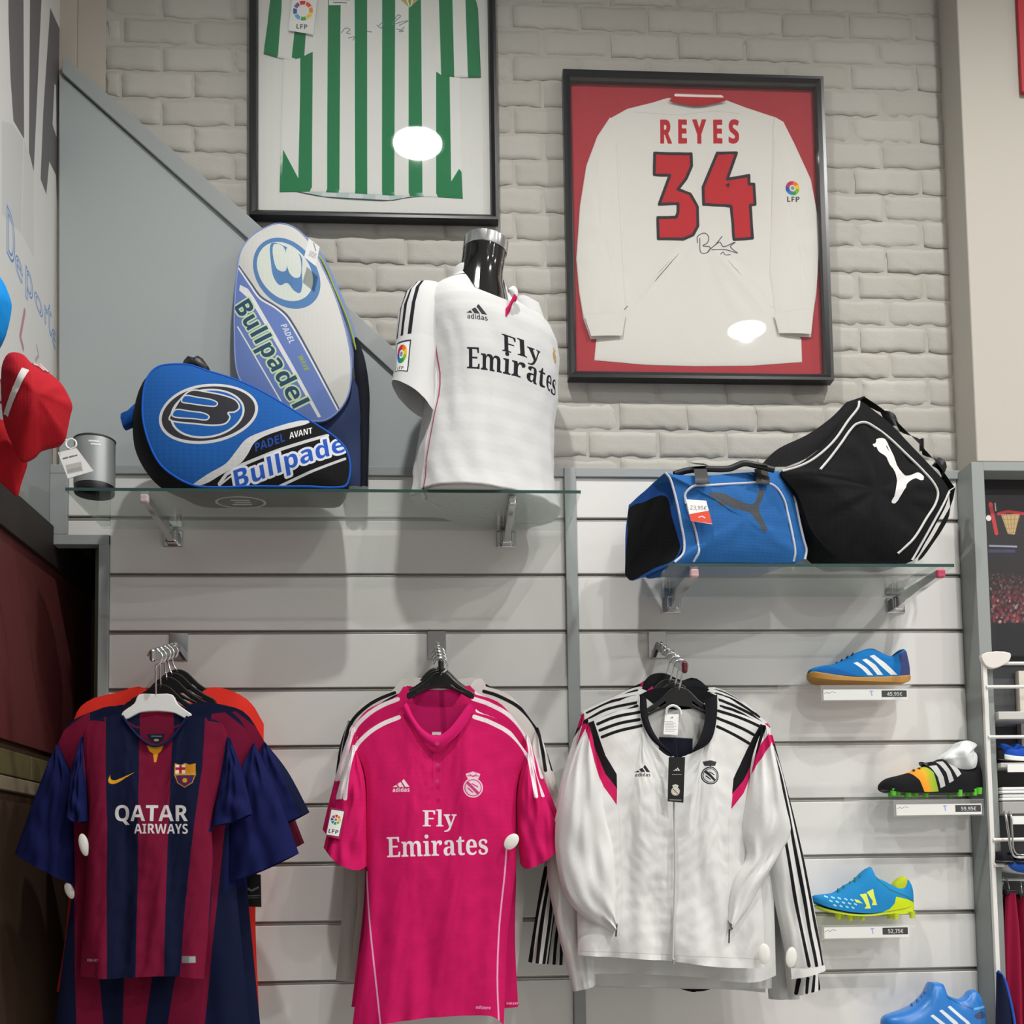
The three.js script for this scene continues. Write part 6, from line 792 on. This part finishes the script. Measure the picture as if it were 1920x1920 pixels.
  for (const [px, l] of [[1876, 'small dark shoe on the lower rack rail, left one'], [1905, 'small dark shoe on the lower rack rail, right one']]) { const o = thing('sports_shoe', l, 'shoe'); const f = [-14, 0, -12, -12, -4, -16, 6, -10, 12, -8, 15, 0], pt = []; for (let i = 0; i < f.length; i += 2) pt.push([px + f[i], 1612 + f[i + 1]]); obj('upper', shoeForm(0.09, pt, [[px - 14, 1613], [px, 1616], [px + 15, 1613]], () => 0.04, { n: 20 }), cloth('#191a20'), o); obj('sole', shoeForm(0.09, [[px - 15, 1613], [px + 16, 1613]], [[px - 15, 1617], [px + 16, 1617]], () => 0.042, { n: 10, ex: 0.4 }), std('#3a3a3e', 0.6), o); }
  { const o = thing('folded_garment', 'blue and white folded garment on the bottom rack rail', 'garment'), b = padded(Z(0.12), blob(z1([1890, 1622, 1905, 1616, 1960, 1618, 1990, 1626, 1985, 1640, 1930, 1638, 1900, 1632]), 4), [1935, 1628], 0.08, { dome: 0.008 }); obj('front_fold', b.face, cloth('#2a54a8'), o); obj('under_fold', [b.wall(), b.back], cloth('#dcdcda'), o); }
  // maroon trousers hanging at the lower right
  const arm = rod(V(u0.x, W(1870, 1650).y, 0.06), V(xr, W(1870, 1650).y, 0.06), 0.006); tag(obj('hanging_rail', arm, M.steel), 'steel rail holding the maroon trousers at the right edge', 'rail');
  const tr = (l, zz, L, R, col, wave) => { const o = thing('hanging_trousers', l, 'trousers', 'maroon trousers at the right edge'), pl = Z(zz); const f = (u, v) => 0.022 * Math.pow(1 - Math.pow(Math.abs(2 * u - 1), 3), 0.6) + 0.01 * Math.sin(u * 9 + wave + v * 1.5) * (0.3 + v); obj('leg', [sheet(pl, [L[0], R[0]], R, [L[L.length - 1], R[R.length - 1]], L, f, 20, 24), sheet(pl, [L[0], R[0]], R, [L[L.length - 1], R[R.length - 1]], L, (u, v) => -f(u, v) * 0.6, 12, 12)], cloth(col), o); const c = pl((L[0][0] + R[0][0]) / 2, L[0][1]); obj('waistband', box(c.x - 0.016, c.x + 0.016, c.y - 0.008, c.y + 0.006, zz - 0.012, zz + 0.018, 0.004), M.black, o); obj('hook', tube([V(c.x, c.y, zz), V(c.x, c.y + 0.014, zz), V(c.x + 0.003, W(1870, 1650).y + 0.008, 0.06)], 0.0016, false, 16, 6), M.chrome, o); };
  tr('maroon trousers nearest the grey post at the right edge', 0.05, z1([1872, 1688, 1867, 1740, 1868, 1950]), z1([1884, 1690, 1892, 1760, 1898, 1950]), '#8a1434', 0);
  tr('maroon trousers in the middle of the row at the right edge', 0.08, z1([1884, 1672, 1882, 1740, 1886, 1950]), z1([1900, 1676, 1912, 1760, 1920, 1950]), '#93163a', 2);
  tr('maroon trousers cut by the right edge of the picture', 0.07, z1([1902, 1680, 1906, 1760, 1908, 1950]), z1([1930, 1682, 1960, 1760, 1970, 1950]), '#8a1434', 4);
  const bj = thing('hanging_jacket', 'dark jacket with bright blue edging below the maroon trousers', 'jacket'), pj = Z(0.12); obj('body', sheet(pj, z1([1868, 1822, 1880, 1830]), z1([1880, 1830, 1895, 1880, 1904, 1960]), z1([1866, 1960, 1904, 1960]), z1([1868, 1822, 1866, 1960]), (u, v) => 0.012 * Math.sin(Math.PI * u), 10, 16), cloth('#141a34'), bj); obj('edging', tube(z1([1869, 1820, 1880, 1834, 1890, 1868, 1898, 1905, 1904, 1955]).map((p) => pj(p[0], p[1], 0.006)), 0.0035, false, 40, 6), cloth('#2a5ac0'), bj);
}

// ---------------------------------------------------------------- draw
const renderer = new THREE.WebGLRenderer({ antialias: true });
renderer.shadowMap.enabled = true;
renderer.toneMapping = THREE.LinearToneMapping; renderer.toneMappingExposure = EXPOSURE;
renderer.render(scene, camera);
